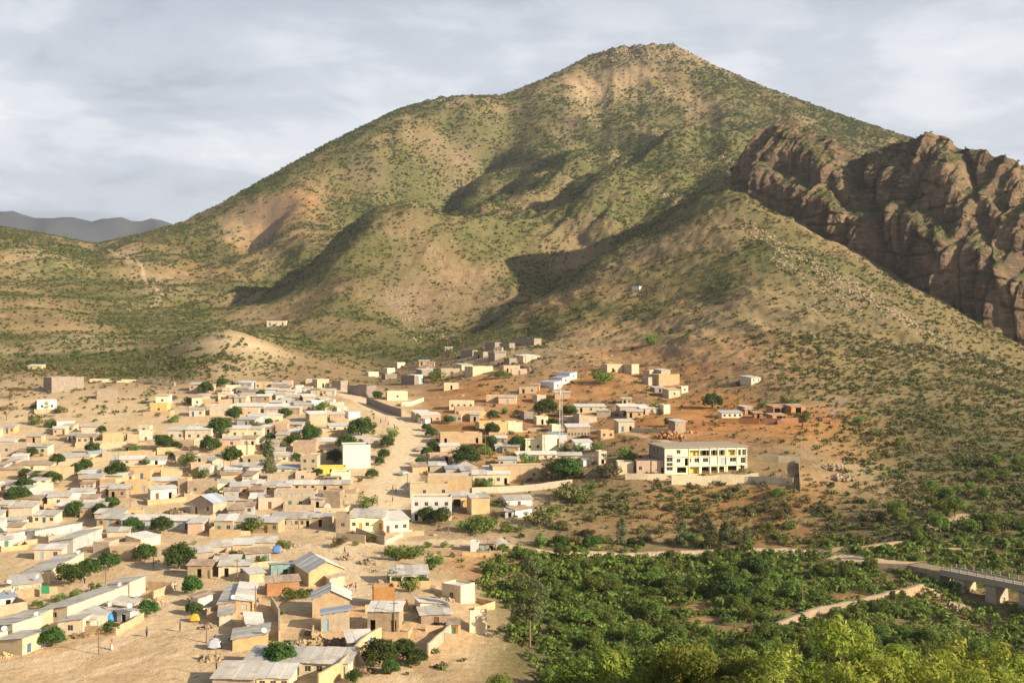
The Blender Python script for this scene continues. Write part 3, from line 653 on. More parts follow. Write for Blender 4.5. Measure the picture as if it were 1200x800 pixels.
def edge_px(py, X, d): return np.interp(py, [640, 690, 740, 800], [556, 562, 604, 652]) + 34 * fbm(X / 9, d / 9, 3, 861)
def near_bushes():
    px, d = land(74000, 180, 600); X = (px - 600) / F * d; py = 400 - (_bil(GZ, px, d) - CZ) / d * F
    cov = _bil(A_GREEN, px, d); pale = _bil(A_PALE, px, d); road = _bil(A_ROAD, px, d); fld = _bil(A_FIELD, px, d)
    out = (px < 560) & (py > 450); c2 = np.where(out, np.where((py < 490) & (px < 210), 0.06, 0.010), cov * 0.75 + 0.06) * (1 - road) * (1 - np.clip(fld * 1.5, 0, 1))
    valley = (px > edge_px(py, X, d)) & (py > 640); c2 = np.where((px > 500) & (px <= edge_px(py, X, d)) & (py > 640), 0.05, c2)
    ok = (rng.random(len(px)) < c2 * (0.5 + np.clip(0.6 + 1.2 * fbm(X / 14, d / 14, 3, 821), 0, 1.4))) & (_bil(VIS, px, d) < 14)
    lush = ok & valley; dry = ok & ~valley & ((fbm(X / 30, d / 30, 2, 831) + 0.6 * rng.random(len(px))) > 0.42); grn = ok & ~valley & ~dry
    P = pts_of(px, d); s = 0.55 + 0.8 * rng.random(len(px)) ** 2
    scatter('slope_scrub', P[grn], s[grn], 'green_bush', 'small green bushes on the dry slopes around the town', 'scrub')
    scatter('slope_dry_scrub', P[dry], s[dry], 'dry_bush', 'small dry olive bushes on the slopes around the town', 'scrub')
    scatter('valley_undergrowth', P[lush], s[lush] * 1.25, 'lush_bush', 'thick green undergrowth on the valley floor', 'undergrowth')
near_bushes()
def valley_fill():
    px, d = land(10500, 175, 335, 540, 1420); py = 400 - (_bil(GZ, px, d) - CZ) / d * F
    c = _bil(A_GREEN, px, d) * (1 - _bil(A_ROAD, px, d)) * (1 - np.clip(1.6 * _bil(A_FIELD, px, d), 0, 1)); X = (px - 600) / F * d
    ok = (py > 628) & (px > edge_px(py, X, d)) & (rng.random(len(px)) < c * np.clip(0.35 + 1.6 * fbm(X / 18, d / 18, 3, 841), 0.04, 1))
    P = pts_of(px[ok], d[ok]); scatter('valley_thicket', P, 0.7 + 0.9 * rng.random(len(P)) ** 2, 'lush_bush', 'low green thicket between the valley trees', 'undergrowth')
valley_fill()
def stones():
    px, d = land(70000, 170, 620, -60, 1260); X = (px - 600) / F * d
    k = np.clip(_bil(A_PALE, px, d) * 0.5 + _bil(A_RED, px, d) * 0.7 + 0.12, 0, 1) * np.clip(0.15 + 1.4 * fbm(X / 22, d / 22, 3, 851), 0, 1) * (1 - 0.9 * _bil(A_ROAD, px, d))
    ok = rng.random(len(px)) < k; P = pts_of(px[ok], d[ok])
    scatter('loose_stones', P, 0.12 + 0.5 * rng.random(len(P)) ** 4, 'stone', 'loose stones and clods lying on the bare ground', 'stones')
stones()
def cliff_bushes():
    n = 9000; i = rng.integers(3, ntt - 2, n); j = rng.integers(1, ns - 2, n)
    e1 = np.stack([Xc[i,j+1]-Xc[i,j-1], Yc[i,j+1]-Yc[i,j-1], Zc[i,j+1]-Zc[i,j-1]], -1); e2 = np.stack([Xc[i+1,j]-Xc[i-1,j], Yc[i+1,j]-Yc[i-1,j], Zc[i+1,j]-Zc[i-1,j]], -1)
    nz = np.abs(np.cross(e1, e2)); nz = nz[:,2] / (np.linalg.norm(nz, axis=1) + 1e-9)
    ok = (nz > 0.5) & (rng.random(n) < 0.75); P = np.stack([Xc[i,j], Yc[i,j], Zc[i,j]], -1)[ok]
    scatter('cliff_scrub', P, 0.6 + 1.0 * rng.random(len(P)) ** 2, 'green_bush', 'green bushes clinging to the ledges of the cliff', 'scrub')
cliff_bushes()
# ---------------------------------------------------------------- building materials
def wall_mat(name, a, b, stain=(0.25, 0.17, 0.1), sa=0.5, brick=None):
    g = N(name); p = g.pos(); r = g.rnd()
    n = g.noise(p, 0.7, 5, 0.65); n2 = g.noise(g.node('ShaderNodeMapping', {0: p, 'Scale': (2.2, 2.2, 0.35)}).outputs[0], 1.3, 4, 0.6); n3 = g.noise(p, 6, 3, 0.6)
    c = g.mix(g.step(n, 0.3, 0.7), a, b)
    if brick:
        br = g.node('ShaderNodeTexBrick', {'Vector': g.node('ShaderNodeMapping', {0: g.node('ShaderNodeVectorRotate', {0: g.obj(), 'Angle': R(90)}, rotation_type='X_AXIS').outputs[0]}).outputs[0], 'Scale': 1.0, 'Mortar Size': 0.025, 'Brick Width': brick[0], 'Row Height': brick[1], 'Color1': (1, 1, 1, 1), 'Color2': (0.72, 0.7, 0.68, 1), 'Mortar': (0.6, 0.58, 0.55, 1)}).outputs[0]
        c = g.mix(0.7, c, br, 'MULTIPLY')
    c = g.mix(g.math('MULTIPLY', g.step(n2, 0.5, 0.78), sa), c, stain)
    c = g.node('ShaderNodeHueSaturation', {'Hue': g.math('ADD', 0.493, g.math('MULTIPLY', r, 0.014)), 'Saturation': g.math('ADD', 0.85, g.math('MULTIPLY', r, 0.25)), 'Value': g.math('ADD', 0.84, g.math('MULTIPLY', r, 0.28)), 'Color': c}).outputs[0]
    return g.out(c, 0.92, g.bump(g.math('ADD', n3, n), 0.35, 0.06), spec=0.15)
WM = dict(mud=wall_mat('mud_plaster', (0.44, 0.305, 0.17), (0.54, 0.395, 0.235)), tan=wall_mat('tan_plaster', (0.42, 0.335, 0.225), (0.52, 0.425, 0.295)),
          cream=wall_mat('cream_plaster', (0.58, 0.48, 0.32), (0.70, 0.595, 0.41)), white=wall_mat('white_paint', (0.62, 0.595, 0.54), (0.71, 0.685, 0.625), sa=0.35),
          yellow=wall_mat('ochre_paint', (0.66, 0.43, 0.11), (0.74, 0.52, 0.17), sa=0.3), lemon=wall_mat('lemon_paint', (0.75, 0.68, 0.46), (0.81, 0.75, 0.53), sa=0.22),
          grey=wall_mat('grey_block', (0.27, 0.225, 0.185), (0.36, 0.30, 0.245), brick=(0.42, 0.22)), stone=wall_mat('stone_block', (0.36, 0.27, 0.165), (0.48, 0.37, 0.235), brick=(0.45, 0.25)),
          brick=wall_mat('red_brick', (0.40, 0.19, 0.085), (0.52, 0.28, 0.13), brick=(0.3, 0.12)), pink=wall_mat('pink_plaster', (0.60, 0.40, 0.27), (0.66, 0.47, 0.33)),
          teal=wall_mat('teal_paint', (0.16, 0.30, 0.27), (0.24, 0.38, 0.34)), pale=wall_mat('pale_blue_paint', (0.50, 0.54, 0.52), (0.62, 0.63, 0.58)))
def tin_mat(name, a, b, rust, ra, rough=0.55):
    g = N(name); p = g.pos(); r = g.rnd()
    st = g.noise(g.node('ShaderNodeMapping', {0: g.obj(), 'Scale': (5, 0.5, 0.5)}).outputs[0], 1.2, 4, 0.6); n = g.noise(p, 0.55, 5, 0.65)
    c = g.mix(st, a, b); c = g.mix(g.math('MULTIPLY', g.step(g.math('ADD', n, g.math('MULTIPLY', r, 0.12)), 0.5, 0.72), ra), c, rust)
    c = g.node('ShaderNodeHueSaturation', {'Value': g.math('ADD', 0.74, g.math('MULTIPLY', r, 0.42)), 'Color': c}).outputs[0]
    wv = g.node('ShaderNodeTexWave', {'Vector': g.obj(), 'Scale': 1.6, 'Distortion': 0.2}, bands_direction='X').outputs[1]
    return g.out(c, rough, g.bump(wv, 0.35, 0.03), metal=0.15, spec=0.35)
RM = dict(zinc=tin_mat('zinc_sheet', (0.53, 0.50, 0.44), (0.65, 0.615, 0.545), (0.36, 0.265, 0.175), 0.55), zincw=tin_mat('new_zinc_sheet', (0.69, 0.66, 0.59), (0.78, 0.745, 0.67), (0.42, 0.33, 0.24), 0.3),
          rust=tin_mat('rusty_sheet', (0.46, 0.35, 0.24), (0.54, 0.42, 0.30), (0.27, 0.15, 0.085), 0.7), blue=tin_mat('blue_grey_sheet', (0.36, 0.41, 0.50), (0.46, 0.50, 0.57), (0.4, 0.36, 0.32), 0.3),
          flat=wall_mat('roof_screed', (0.46, 0.36, 0.23), (0.56, 0.45, 0.30)))
WM['tin'] = tin_mat('tin_wall', (0.48, 0.48, 0.46), (0.62, 0.61, 0.57), (0.36, 0.26, 0.18), 0.45)
def plain(name, c, rough=0.7, spec=0.3, var=0.3):
    g = N(name); n = g.noise(g.pos(), 1.7, 4, 0.6); k = tuple(x * (1 - var) for x in c)
    return g.out(g.mix(n, k, c), rough, spec=spec)
DM = [plain('door_blue', (0.07, 0.14, 0.27)), plain('door_brown', (0.17, 0.09, 0.045)), plain('door_grey', (0.35, 0.38, 0.38)), plain('door_green', (0.08, 0.2, 0.13)), plain('door_sky', (0.30, 0.48, 0.55)), plain('door_ochre', (0.6, 0.36, 0.06))]
DN = ['blue', 'brown', 'grey', 'green', 'sky blue', 'ochre']
FRAME = plain('window_frame', (0.45, 0.38, 0.28)); PANE = plain('window_pane', (0.055, 0.062, 0.07), 0.15, 0.5); SHUT = plain('tin_shutter', (0.5, 0.54, 0.54)); WOOD = plain('weathered_wood', (0.26, 0.18, 0.11), 0.9, 0.1); CONC = plain('concrete', (0.42, 0.36, 0.28), 0.95, 0.1)
WORD = dict(mud='mud brown', tan='tan plastered', cream='cream plastered', white='white', yellow='ochre yellow', lemon='pale yellow', grey='grey block', stone='rough stone', brick='red brick', pink='pinkish', teal='teal painted', pale='pale blue', tin='corrugated tin')
RWORD = dict(zinc='grey sheet roof', zincw='bright metal roof', rust='rusty sheet roof', blue='blue grey metal roof', flat='flat roof')
NUM = ['no', 'one', 'two', 'three', 'four', 'five', 'six', 'seven', 'eight', 'nine', 'ten']

def facade(mb, O, U, Nn, L, z0, z1a, z1b, ops, t=0.22):
    """outer wall skin from O along U (unit), outward normal Nn, holes with reveals; top may slope from z1a to z1b"""
    O = Vector(O); U = Vector(U); Nn = Vector(Nn); zt = min(z1a, z1b)
    xs = sorted({0.0, L} | {v for o in ops for v in (o[0], o[1])}); zs = sorted({z0, zt} | {v for o in ops for v in (o[2], o[3])})
    def P(x, z, dpt=0.0): return O + U * x - Nn * dpt + Vector((0, 0, z))
    for i in range(len(xs) - 1):
        for j in range(len(zs) - 1):
            cx, cz = (xs[i] + xs[i+1]) / 2, (zs[j] + zs[j+1]) / 2
            if any(o[0] < cx < o[1] and o[2] < cz < o[3] for o in ops): continue
            mb.add([P(xs[i], zs[j]), P(xs[i+1], zs[j]), P(xs[i+1], zs[j+1]), P(xs[i], zs[j+1])], [(0,1,2,3)])
    for a, b, c, d in ops:
        for q in (((a,c),(b,c)), ((b,c),(b,d)), ((b,d),(a,d)), ((a,d),(a,c))):
            (xa, za), (xb, zb) = q; mb.add([P(xa, za), P(xa, za, t), P(xb, zb, t), P(xb, zb)], [(0,1,2,3)])
    if abs(z1a - z1b) > 1e-4: mb.add([P(0, zt), P(L, zt), P(L, z1b), P(0, z1a)], [(0,1,2,3)])
def plan_ops(spec, L, h, floor=0.0, storey=2.7):
    """turn 'WDW' into evenly spread openings (a, b, z0, z1, letter)"""
    n = len(spec); out = []
    if not n: return out
    step = L / n
    for i, c in enumerate(spec):
        if c == ' ': continue
        m = (i + 0.5) * step
        if c in 'DBO': w, a, b = min(0.95, step * 0.55), 0.05, min(2.05, h * 0.8)
        elif c == 'G': w, a, b = min(2.6, step * 0.8), 0.05, min(2.3, h * 0.82)
        else: w, a, b = min(1.0, step * 0.55), h * 0.34, min(h * 0.34 + 1.05, h * 0.78)
        out.append((m - w/2, m + w/2, floor + a, floor + b, c))
    return out
def fill_ops(root, O, U, Nn, ops, dm, near):
    U = Vector(U); Nn = Vector(Nn); O = Vector(O)
    for a, b, c, d, k in ops:
        if k in 'OG': continue
        def bx(mb, x0, x1, z0, z1, d0, d1):
            v = [O + U*x - Nn*dp + Vector((0,0,z)) for z in (z0, z1) for (x, dp) in ((x0,d0),(x1,d0),(x1,d1),(x0,d1))]
            mb.add(v, [(3,2,1,0),(4,5,6,7),(0,1,5,4),(1,2,6,5),(2,3,7,6),(3,0,4,7)])
        if k in 'DB':
            m = MB(); bx(m, a + 0.01, b - 0.01, c + 0.01, d - 0.01, 0.1, 0.15); o = m.build('door', DM[0] if k == 'B' else dm, root)
            if near:
                m = MB(); bx(m, b - 0.16, b - 0.10, c + 0.95, c + 1.07, 0.05, 0.099); m.build('handle', PANE, o)
        else:
            m = MB(); f = 0.07; bx(m, a+.005, a + f, c+.005, d-.005, 0.06, 0.15); bx(m, b - f, b-.005, c+.005, d-.005, 0.06, 0.15); bx(m, a + f, b - f, c+.005, c + f, 0.06, 0.15); bx(m, a + f, b - f, d - f, d-.005, 0.06, 0.15); bx(m, (a+b)/2 - .025, (a+b)/2 + .025, c + f, d - f, 0.07, 0.14)
            o = m.build('window', FRAME, root)
            m = MB(); bx(m, a + f, b - f, c + f, d - f, 0.10, 0.12); m.build('pane' if k == 'W' else 'shutter', PANE if k == 'W' else SHUT, o)
HOUSES = []; TAKEN = []
def house_at(loc, rot, w, dep, h, roof, wall, rmat, front='', left='', right='', back='', label=None, name='house', rise=None, over=0.35, par=0.38, storeys=1, dm=None, near=False, sheets=False, extra='', cat='house', group='houses of the hillside town'):
    """one building: loc = front middle at ground level, rot about z, metres"""
    rs = random.Random(int(loc[0] * 31 + loc[1] * 17)); dmi = rs.randrange(len(DM)) if dm is None else dm
    if roof in 'sblr': rise = rise if rise is not None else min(1.1, 0.13 * (dep if roof in 'sb' else w))
    elif roof in 'ge': rise = rise if rise is not None else 0.24 * (dep if roof == 'g' else w)
    # how far the footing must reach down
    c, s = math.cos(rot), math.sin(rot); lo = 0
    for x, y in ((-w/2,0),(w/2,0),(w/2,dep),(-w/2,dep)): lo = min(lo, float(HZ(loc[0] + x*c - y*s, loc[1] + x*s + y*c)) - loc[2])
    if name == 'house':
        if storeys > 1: name = 'two_storey_house'
        elif wall == 'tin': name, cat = 'tin_shed', 'shed'
        elif w > 11: name = 'row_house'
        elif w < 4.6: name, cat = 'hut', 'hut'
    z0 = lo - 0.5; root = empty(name, loc, rot)
    def zc(x, y):
        if roof == 's': return h + rise * y / dep
        if roof == 'b': return h + rise * (1 - y / dep)
        if roof == 'l': return h + rise * (x / w + 0.5)
        if roof == 'r': return h + rise * (0.5 - x / w)
        return h + (par if roof == 'f' else 0)
    F4 = [((-w/2,0), (1,0), (0,-1), w, front), ((w/2,0), (0,1), (1,0), dep, right), ((w/2,dep), (-1,0), (0,1), w, back), ((-w/2,dep), (0,-1), (-1,0), dep, left)]
    mb = MB(); nd = nw = 0; hs = h / storeys
    for (ox, oy), (ux, uy), nn, L, spec in F4:
        ops = []
        for k, sp_ in enumerate((spec if isinstance(spec, (list, tuple)) else [spec])): ops += plan_ops(sp_, L, hs, k * hs)
        facade(mb, (ox, oy, 0), (ux, uy, 0), (*nn, 0), L, z0, zc(ox, oy), zc(ox + ux*L, oy + uy*L), [o[:4] for o in ops])
        fill_ops(root, (ox, oy, 0), (ux, uy, 0), (*nn, 0), ops, DM[dmi], near)
        nd += sum(o[4] in 'DBO' for o in ops); nw += sum(o[4] in 'WS' for o in ops)
    if roof == 'e':
        for y in (0, dep): mb.add([(-w/2, y, h), (w/2, y, h), (0, y, h + rise)], [(0,1,2)])
    if roof == 'g':
        for x in (-w/2, w/2): mb.add([(x, 0, h), (x, dep, h), (x, dep/2, h + rise)], [(0,1,2)])
    if roof == 'f':
        t = 0.2; zt = h + par
        o4 = [(-w/2,0),(w/2,0),(w/2,dep),(-w/2,dep)]; i4 = [(-w/2+t,t),(w/2-t,t),(w/2-t,dep-t),(-w/2+t,dep-t)]
        for k in range(4):
            k2 = (k+1) % 4
            mb.add([(*o4[k],zt),(*o4[k2],zt),(*i4[k2],zt),(*i4[k],zt)], [(0,1,2,3)]); mb.add([(*i4[k],zt),(*i4[k2],zt),(*i4[k2],h-0.1),(*i4[k],h-0.1)], [(0,1,2,3)])
    mb.build('wall', WM[wall], root)
    M = RM[rmat]; e = over
    def slabs(quads, horiz):
        """quads: list of roof planes (a,b,c,d) ccw from above; near roofs are laid with single sheets"""
        if not (near or sheets):
            m = MB()
            for q in quads: m.slab(q, 0.07)
            m.build('roof', M, root); return
        pm = MB()
        for q in quads:
            q = [Vector(p) for p in q]
            for f in (0.12, 0.5, 0.88):
                if horiz: a, b = q[0].lerp(q[3], f), q[1].lerp(q[2], f)
                else: a, b = q[0].lerp(q[1], f), q[3].lerp(q[2], f)
                pm.tube(a - Vector((0,0,0.15)), b - Vector((0,0,0.15)), 0.06, 0.06, 4)
        ro = pm.build('roof', WOOD, root)
        for q in quads:
            q = [Vector(p) for p in q]; Lh = ((q[1] - q[0]) if horiz else (q[3] - q[0])).length; n = max(2, int(round(Lh / (1.7 if near else 2.6))))
            for k in range(n):
                a, b = k / n, (k + 1) / n + 0.01
                j = [Vector((0, 0, rs.uniform(0.0, 0.05))) for _ in range(4)]; ex = rs.uniform(-0.12, 0.15)
                if horiz: p = [q[0].lerp(q[1], a), q[0].lerp(q[1], b), q[3].lerp(q[2], b), q[3].lerp(q[2], a)]; dv = (q[0] - q[3]).normalized() * ex; p[0] += dv; p[1] += dv
                else: p = [q[0].lerp(q[3], a), q[1].lerp(q[2], a), q[1].lerp(q[2], b), q[0].lerp(q[3], b)]; dv = (q[1] - q[0]).normalized() * ex; p[1] += dv; p[2] += dv
                m = MB(); lift = Vector((0, 0, 0.03 * (k % 2))); m.slab([x + y_ + lift for x, y_ in zip(p, j)], 0.035); m.build('sheet', M, ro)
    if roof in 'sblr':
        ex = [(-w/2-e, -e), (w/2+e, -e), (w/2+e, dep+e), (-w/2-e, dep+e)]
        slabs([[(x, y, zc(x, y) + 0.09) for x, y in ex]], roof in 'sb')
    elif roof == 'e':
        k = rise / (w/2); slabs([[(-w/2-e, -e, h - e*k + 0.09), (0, -e, h + rise + 0.09), (0, dep+e, h + rise + 0.09), (-w/2-e, dep+e, h - e*k + 0.09)], [(0, -e, h + rise + 0.09), (w/2+e, -e, h - e*k + 0.09), (w/2+e, dep+e, h - e*k + 0.09), (0, dep+e, h + rise + 0.09)]], False)
    elif roof == 'g':
        k = rise / (dep/2); slabs([[(-w/2-e, -e, h - e*k + 0.09), (w/2+e, -e, h - e*k + 0.09), (w/2+e, dep/2, h + rise + 0.09), (-w/2-e, dep/2, h + rise + 0.09)], [(-w/2-e, dep/2, h + rise + 0.09), (w/2+e, dep/2, h + rise + 0.09), (w/2+e, dep+e, h - e*k + 0.09), (-w/2-e, dep+e, h - e*k + 0.09)]], True)
    else:
        m = MB(); t = 0.21; m.slab([(-w/2+t, t, h), (w/2-t, t, h), (w/2-t, dep-t, h), (-w/2+t, dep-t, h)], 0.15); ro = m.build('roof', RM['flat'] if rmat == 'flat' else M, root)
        if near and rmat == 'flat' and storeys == 1 and wall in ('mud', 'stone', 'brick'):
            pass
    base = f"{'corrugated' if wall == 'tin' and 'tin' in name else WORD[wall]} {name.replace('_', ' ')} with {RWORD[rmat]}"
    root['_auto'] = label is None
    root['label'] = label or base; root['category'] = cat; root['group'] = group
    HOUSES.append((root, w, dep, h, nd, nw, dmi, base)); TAKEN.append((loc[0] - s*dep/2, loc[1] + c*dep/2, max(w, dep) / 2))
    return root
def plane_hit(px, py, z):
    d = (CZ - z) * F / max(py - 400, 1.0); return Vector(((px - 600) / F * d, d, z))
def H(o, x0, y0, x1, y1, hp, dep, roof, wall, rmat, front='', left='', right='', rot=None, label=None, **k):
    """a house from its front wall's two foot points and height in an enlarged view o = (x, y, scale) of the photograph"""
    ox, oy, sc = o; a = (ox + x0/sc, oy + y0/sc); b = (ox + x1/sc, oy + y1/sc)
    mid = ground((a[0] + b[0]) / 2, (a[1] + b[1]) / 2, 150); d = mid.y; ppm = F / d
    if rot is None:
        if d < 290: A = plane_hit(*a, mid.z); B = plane_hit(*b, mid.z); v = B - A; r = math.atan2(v.y, v.x); w = v.length
        else:
            dx = b[0] - a[0]; r = math.atan2((a[1] - b[1]) / ((CZ - mid.z) / d) * 1.0, dx); r = max(-1.1, min(1.1, r)); w = dx / ppm / max(0.45, math.cos(r))
    else: r = R(rot); w = (b[0] - a[0]) / ppm / math.cos(r)
    h = max(1.9, hp / sc / ppm)
    return house_at(mid, r, max(w, 1.8), dep, h, roof, wall, rmat, front, left, right, label=label, near=(d < 262), sheets=(d < 385), **k)
# ---------------------------------------------------------------- the town, house by house
o = (0, 600, 4)
H(o,322,512,604,405,52,5.5,'b','cream','zinc','',left='W',label='long cream house with grey roof running up beside the sandy square')
H(o,608,402,682,372,58,5,'b','cream','zinc','',label='taller cream block closing the end of the long cream house')
H(o,388,575,424,552,60,4.5,'b','cream','zinc','D',left='W',label='small cream lean-to house with white end wall and one window')
H(o,424,560,540,505,46,4,'s','tan','zinc','DW',label='low tan annex in front of the long cream house, beside blue tarpaulin')
H(o,548,515,610,522,50,3,'b','tin','zinc','O',name='tin_kiosk',cat='kiosk',label='white tin kiosk with a dark open door on the sandy square')
H(o,600,490,668,455,40,4,'s','tan','zinc','W')
H(o,150,560,250,520,35,6,'b','tan','zinc','')
H(o,60,600,195,555,30,7,'b','cream','zinc','')
H(o,105,668,232,622,50,6,'b','tan','zinc','DD',left='')
H(o,-34,650,36,628,45,6,'b','cream','zinc','')
H(o,60,385,195,372,36,6,'s','tan','zinc','DSSD',label='tan house with green poster on its end wall')
H(o,-24,420,56,396,45,5,'f','tan','flat','W')
H(o,238,330,395,240,30,6,'b','cream','zinc','',label='long low cream house half hidden behind a row of round trees')
H(o,0,452,78,440,30,3,'s','tin','blue','O')
H(o,345,182,480,130,42,6,'b','tin','zinc','D',label='large tin shed with grey roof on the sandy lane')
H(o,515,222,628,222,55,6,'f','mud','flat','')
H(o,436,190,512,192,45,5,'f','tan','flat','')
H(o,505,128,600,125,24,4,'s','tan','zinc','')
H(o,660,168,752,148,40,5,'s','cream','zincw','')
H(o,0,165,60,160,35,5,'s','tin','zinc','D')
H(o,66,150,160,122,30,5,'b','tin','zinc','')
H(o,215,135,340,92,35,5,'b','tin','zinc','DD')
H(o,153,55,258,55,40,5,'s','cream','zinc','WDW')
H(o,32,75,103,75,38,3,'s','tin','zinc','D')
H(o,565,78,898,82,42,5,'s','pale','zincw','BWSWSWSB',label='long row house with pale blue front, blue end doors and bright roof')
H(o,905,250,1000,245,60,5,'s','tan','zinc','')
o = (200, 600, 4)
H(o,195,200,285,195,32,5,'s','tan','zinc','')
H(o,290,190,385,188,32,5,'s','tan','zincw','')
H(o,388,180,490,178,32,5,'s','tan','zinc','')
H(o,350,245,470,236,50,4,'s','tan','rust','DWD')
H(o,203,100,292,100,60,6,'s','tan','zincw','DW')
H(o,296,95,375,95,50,6,'s','tan','zinc','DO')
H(o,380,74,462,74,35,5,'s','cream','zincw','WD')
H(o,467,72,655,72,42,6,'s','tan','zinc','WSWSWWO',label='tan row house with shuttered windows beside the blue tarpaulin stall')
o = (380, 570, 8)
H(o,108,430,236,428,160,5,'f','stone','flat','W',label='stone annex with a single window joined to the pale yellow porch house')
H(o,245,412,560,412,125,8,'s','lemon','zinc','WDW D',label='pale yellow house with ochre door behind a low compound wall',dm=5)
H(o,562,440,790,425,120,9,'s','lemon','zincw','DWW',right='',label='pale yellow house with porch and bright end wall at the road fork')
o = (220, 660, 8)
H(o,285,478,443,473,78,17,'l','mud','zinc','',left='DWDWD',label='lower half of a mud row house under staggered grey sheets')
H(o,447,472,605,466,112,16,'r','mud','zincw','S',label='mud row house under overlapping bright sheets, white shutter in its end')
H(o,420,818,750,802,105,7,'l','mud','zinc','',left='ODO',label='mud house with grey roof and posts on the shaded square side')
H(o,555,695,705,685,110,9,'r','cream','zincw','',label='cream hut with high bright roof above the mud house')
H(o,295,592,420,585,60,6,'l','cream','zinc','',left='DW')
H(o,95,420,235,395,45,3,'l','tin','rust','')
o = (330, 640, 8)
H(o,288,668,640,655,165,7,'e','mud','zincw','',label='mud gable house with grey sheet roof above the shed with white door')
H(o,450,385,592,372,52,4,'l','cream','zinc','')
H(o,255,378,592,346,135,12,'e','mud','zincw','',label='large gabled store with pale roof and mud end wall')
H(o,862,570,1060,562,165,4,'f','brick','flat','',label='small roofless looking brick block behind the stone store')
H(o,805,795,1100,800,185,5,'s','stone','zincw','O D',label='stone store with pale sheet roof and dark open bay')
o = (200, 600, 4)
H(o,705,556,838,552,76,4,'l','tan','blue','D  ',label='tan shed with a pale door and slanted blue grey roof',dm=4)
H(o,470,310,560,305,50,5,'b','teal','zinc','DO',label='teal fronted shop with grey roof in the huddle of stores')
H(o,500,300,608,296,36,4,'s','tan','zinc','')
H(o,452,390,604,380,58,4,'s','brick','rust','')
H(o,370,332,440,324,35,4,'s','tan','zincw','')
H(o,345,758,830,770,60,6,'s','cream','zinc','WWDWDWWDD',label='long cream house with grey roof, nine openings, behind round trees')
H(o,195,836,392,840,48,6,'s','tan','zinc','',label='grey sheet roof of a house below the long cream house')
H(o,402,834,556,836,52,5,'s','cream','zincw','WWW',label='small cream house with bright roof and three windows below the trees')
H(o,835,664,945,656,42,5,'s','tan','zincw','',label='tan house with bright roof tucked inside the cream compound wall')
o = (400, 600, 4)
H(o,228,338,405,333,38,6,'s','white','zinc','GGG',label='open fronted white barn under one grey roof among bushes')
H(o,560,434,625,416,80,5,'f','cream','zincw','',left='W',label='cream cube house with vented wall at the edge of the thicket')
H(o,375,532,515,524,45,4,'s','stone','zinc','D',label='stone outhouse with grey sheets on the bare earth yard')
H(o,370,486,496,476,38,4,'r','cream','zincw','')
H(o,500,577,546,577,45,3,'s','brick','rust','D')
H(o,605,185,645,185,40,3,'f','white','zinc','')
H(o,648,187,720,187,40,4,'s','tan','rust','DO')
H(o,724,187,782,182,35,4,'s','stone','zinc','O')
o = (0, 420, 4)
H(o,265,155,372,150,62,8,'f','grey','flat','',label='big windowless grey block house on the bare slope')
H(o,180,245,260,243,45,6,'f','white','flat','WW',label='white cube house with a wide window on the bare slope')
H(o,460,190,550,188,35,5,'f','grey','flat','')
H(o,730,215,790,215,40,5,'s','lemon','flat','W',label='pale yellow upper house stepping above an ochre one')
H(o,705,257,782,257,40,5,'f','yellow','flat','W',label='ochre cube house below the pale yellow one on the slope')
H(o,272,330,345,328,38,5,'s','lemon','flat','D',label='pale yellow hut with a door, dark tree beside it')
H(o,130,55,195,55,20,5,'s','yellow','zincw','WW',label='tiny ochre house with bright roof among green fields')
H(o,362,402,438,400,35,5,'s','tan','rust','WWW')
H(o,440,400,485,398,32,5,'s','tan','rust','W')
H(o,487,405,580,402,45,6,'f','mud','flat','')
H(o,0,452,125,450,48,6,'f','tan','flat','WW')
H(o,60,530,238,528,30,6,'s','cream','rust','W')
H(o,0,548,92,546,25,6,'s','mud','rust','')
H(o,240,560,340,555,45,6,'f','mud','flat','')
H(o,0,625,90,620,32,5,'s','tan','zinc','W')
H(o,165,635,242,630,45,5,'f','cream','flat','')
H(o,290,490,410,485,25,6,'s','tan','zinc','')
H(o,385,612,463,612,50,6,'s','mud','zinc','W')
H(o,467,615,540,615,45,6,'f','mud','flat','D')
H(o,545,612,582,612,35,3,'f','cream','flat','O')
H(o,585,630,700,628,50,5,'f','mud','flat','WD')
H(o,704,620,830,618,45,5,'s','mud','zincw','DWWD')
H(o,834,642,880,642,75,5,'f','mud','flat','')
H(o,715,664,820,656,50,4,'s','tin','zincw','DO',name='tin_shack',label='white tin shack with open front in a mud yard')
H(o,884,645,1015,640,65,6,'f','stone','flat','WW',label='windowed stone house with flat roof above the tan gable house')
H(o,1018,625,1100,620,40,5,'s','cream','zinc','D')
H(o,885,727,1006,735,58,6,'e','tan','blue','DW',label='tan gabled house with blue grey roof and dark doorway')
H(o,1012,702,1095,700,35,5,'s','tan','zinc','')
H(o,140,680,222,680,40,5,'s','tan','zincw','DW')
H(o,226,695,320,692,45,5,'s','cream','zinc','W')
H(o,40,747,150,747,50,5,'s','cream','zinc','')
H(o,-20,720,38,720,35,5,'s','tan','zincw','W')
H(o,335,660,440,656,32,5,'s','white','zinc','W')
H(o,388,712,470,710,26,4,'s','cream','zincw','')
H(o,785,385,863,385,50,6,'s','cream','zincw','WW')
H(o,867,388,990,388,55,6,'s','cream','zincw','WWW')
H(o,908,420,990,420,35,5,'f','cream','flat','')
H(o,820,420,904,420,32,5,'f','mud','flat','')
H(o,1042,375,1158,375,46,6,'s','cream','zincw','SWS')
H(o,1162,372,1228,372,42,5,'s','cream','zinc','W')
H(o,1042,417,1128,417,40,5,'s','pink','zinc','W')
H(o,1132,414,1200,414,40,5,'s','cream','rust','DO')
H(o,645,345,700,345,26,4,'f','cream','flat','W')
H(o,600,400,650,398,40,5,'f','mud','flat','')
H(o,655,395,712,393,50,5,'f','cream','flat','D')
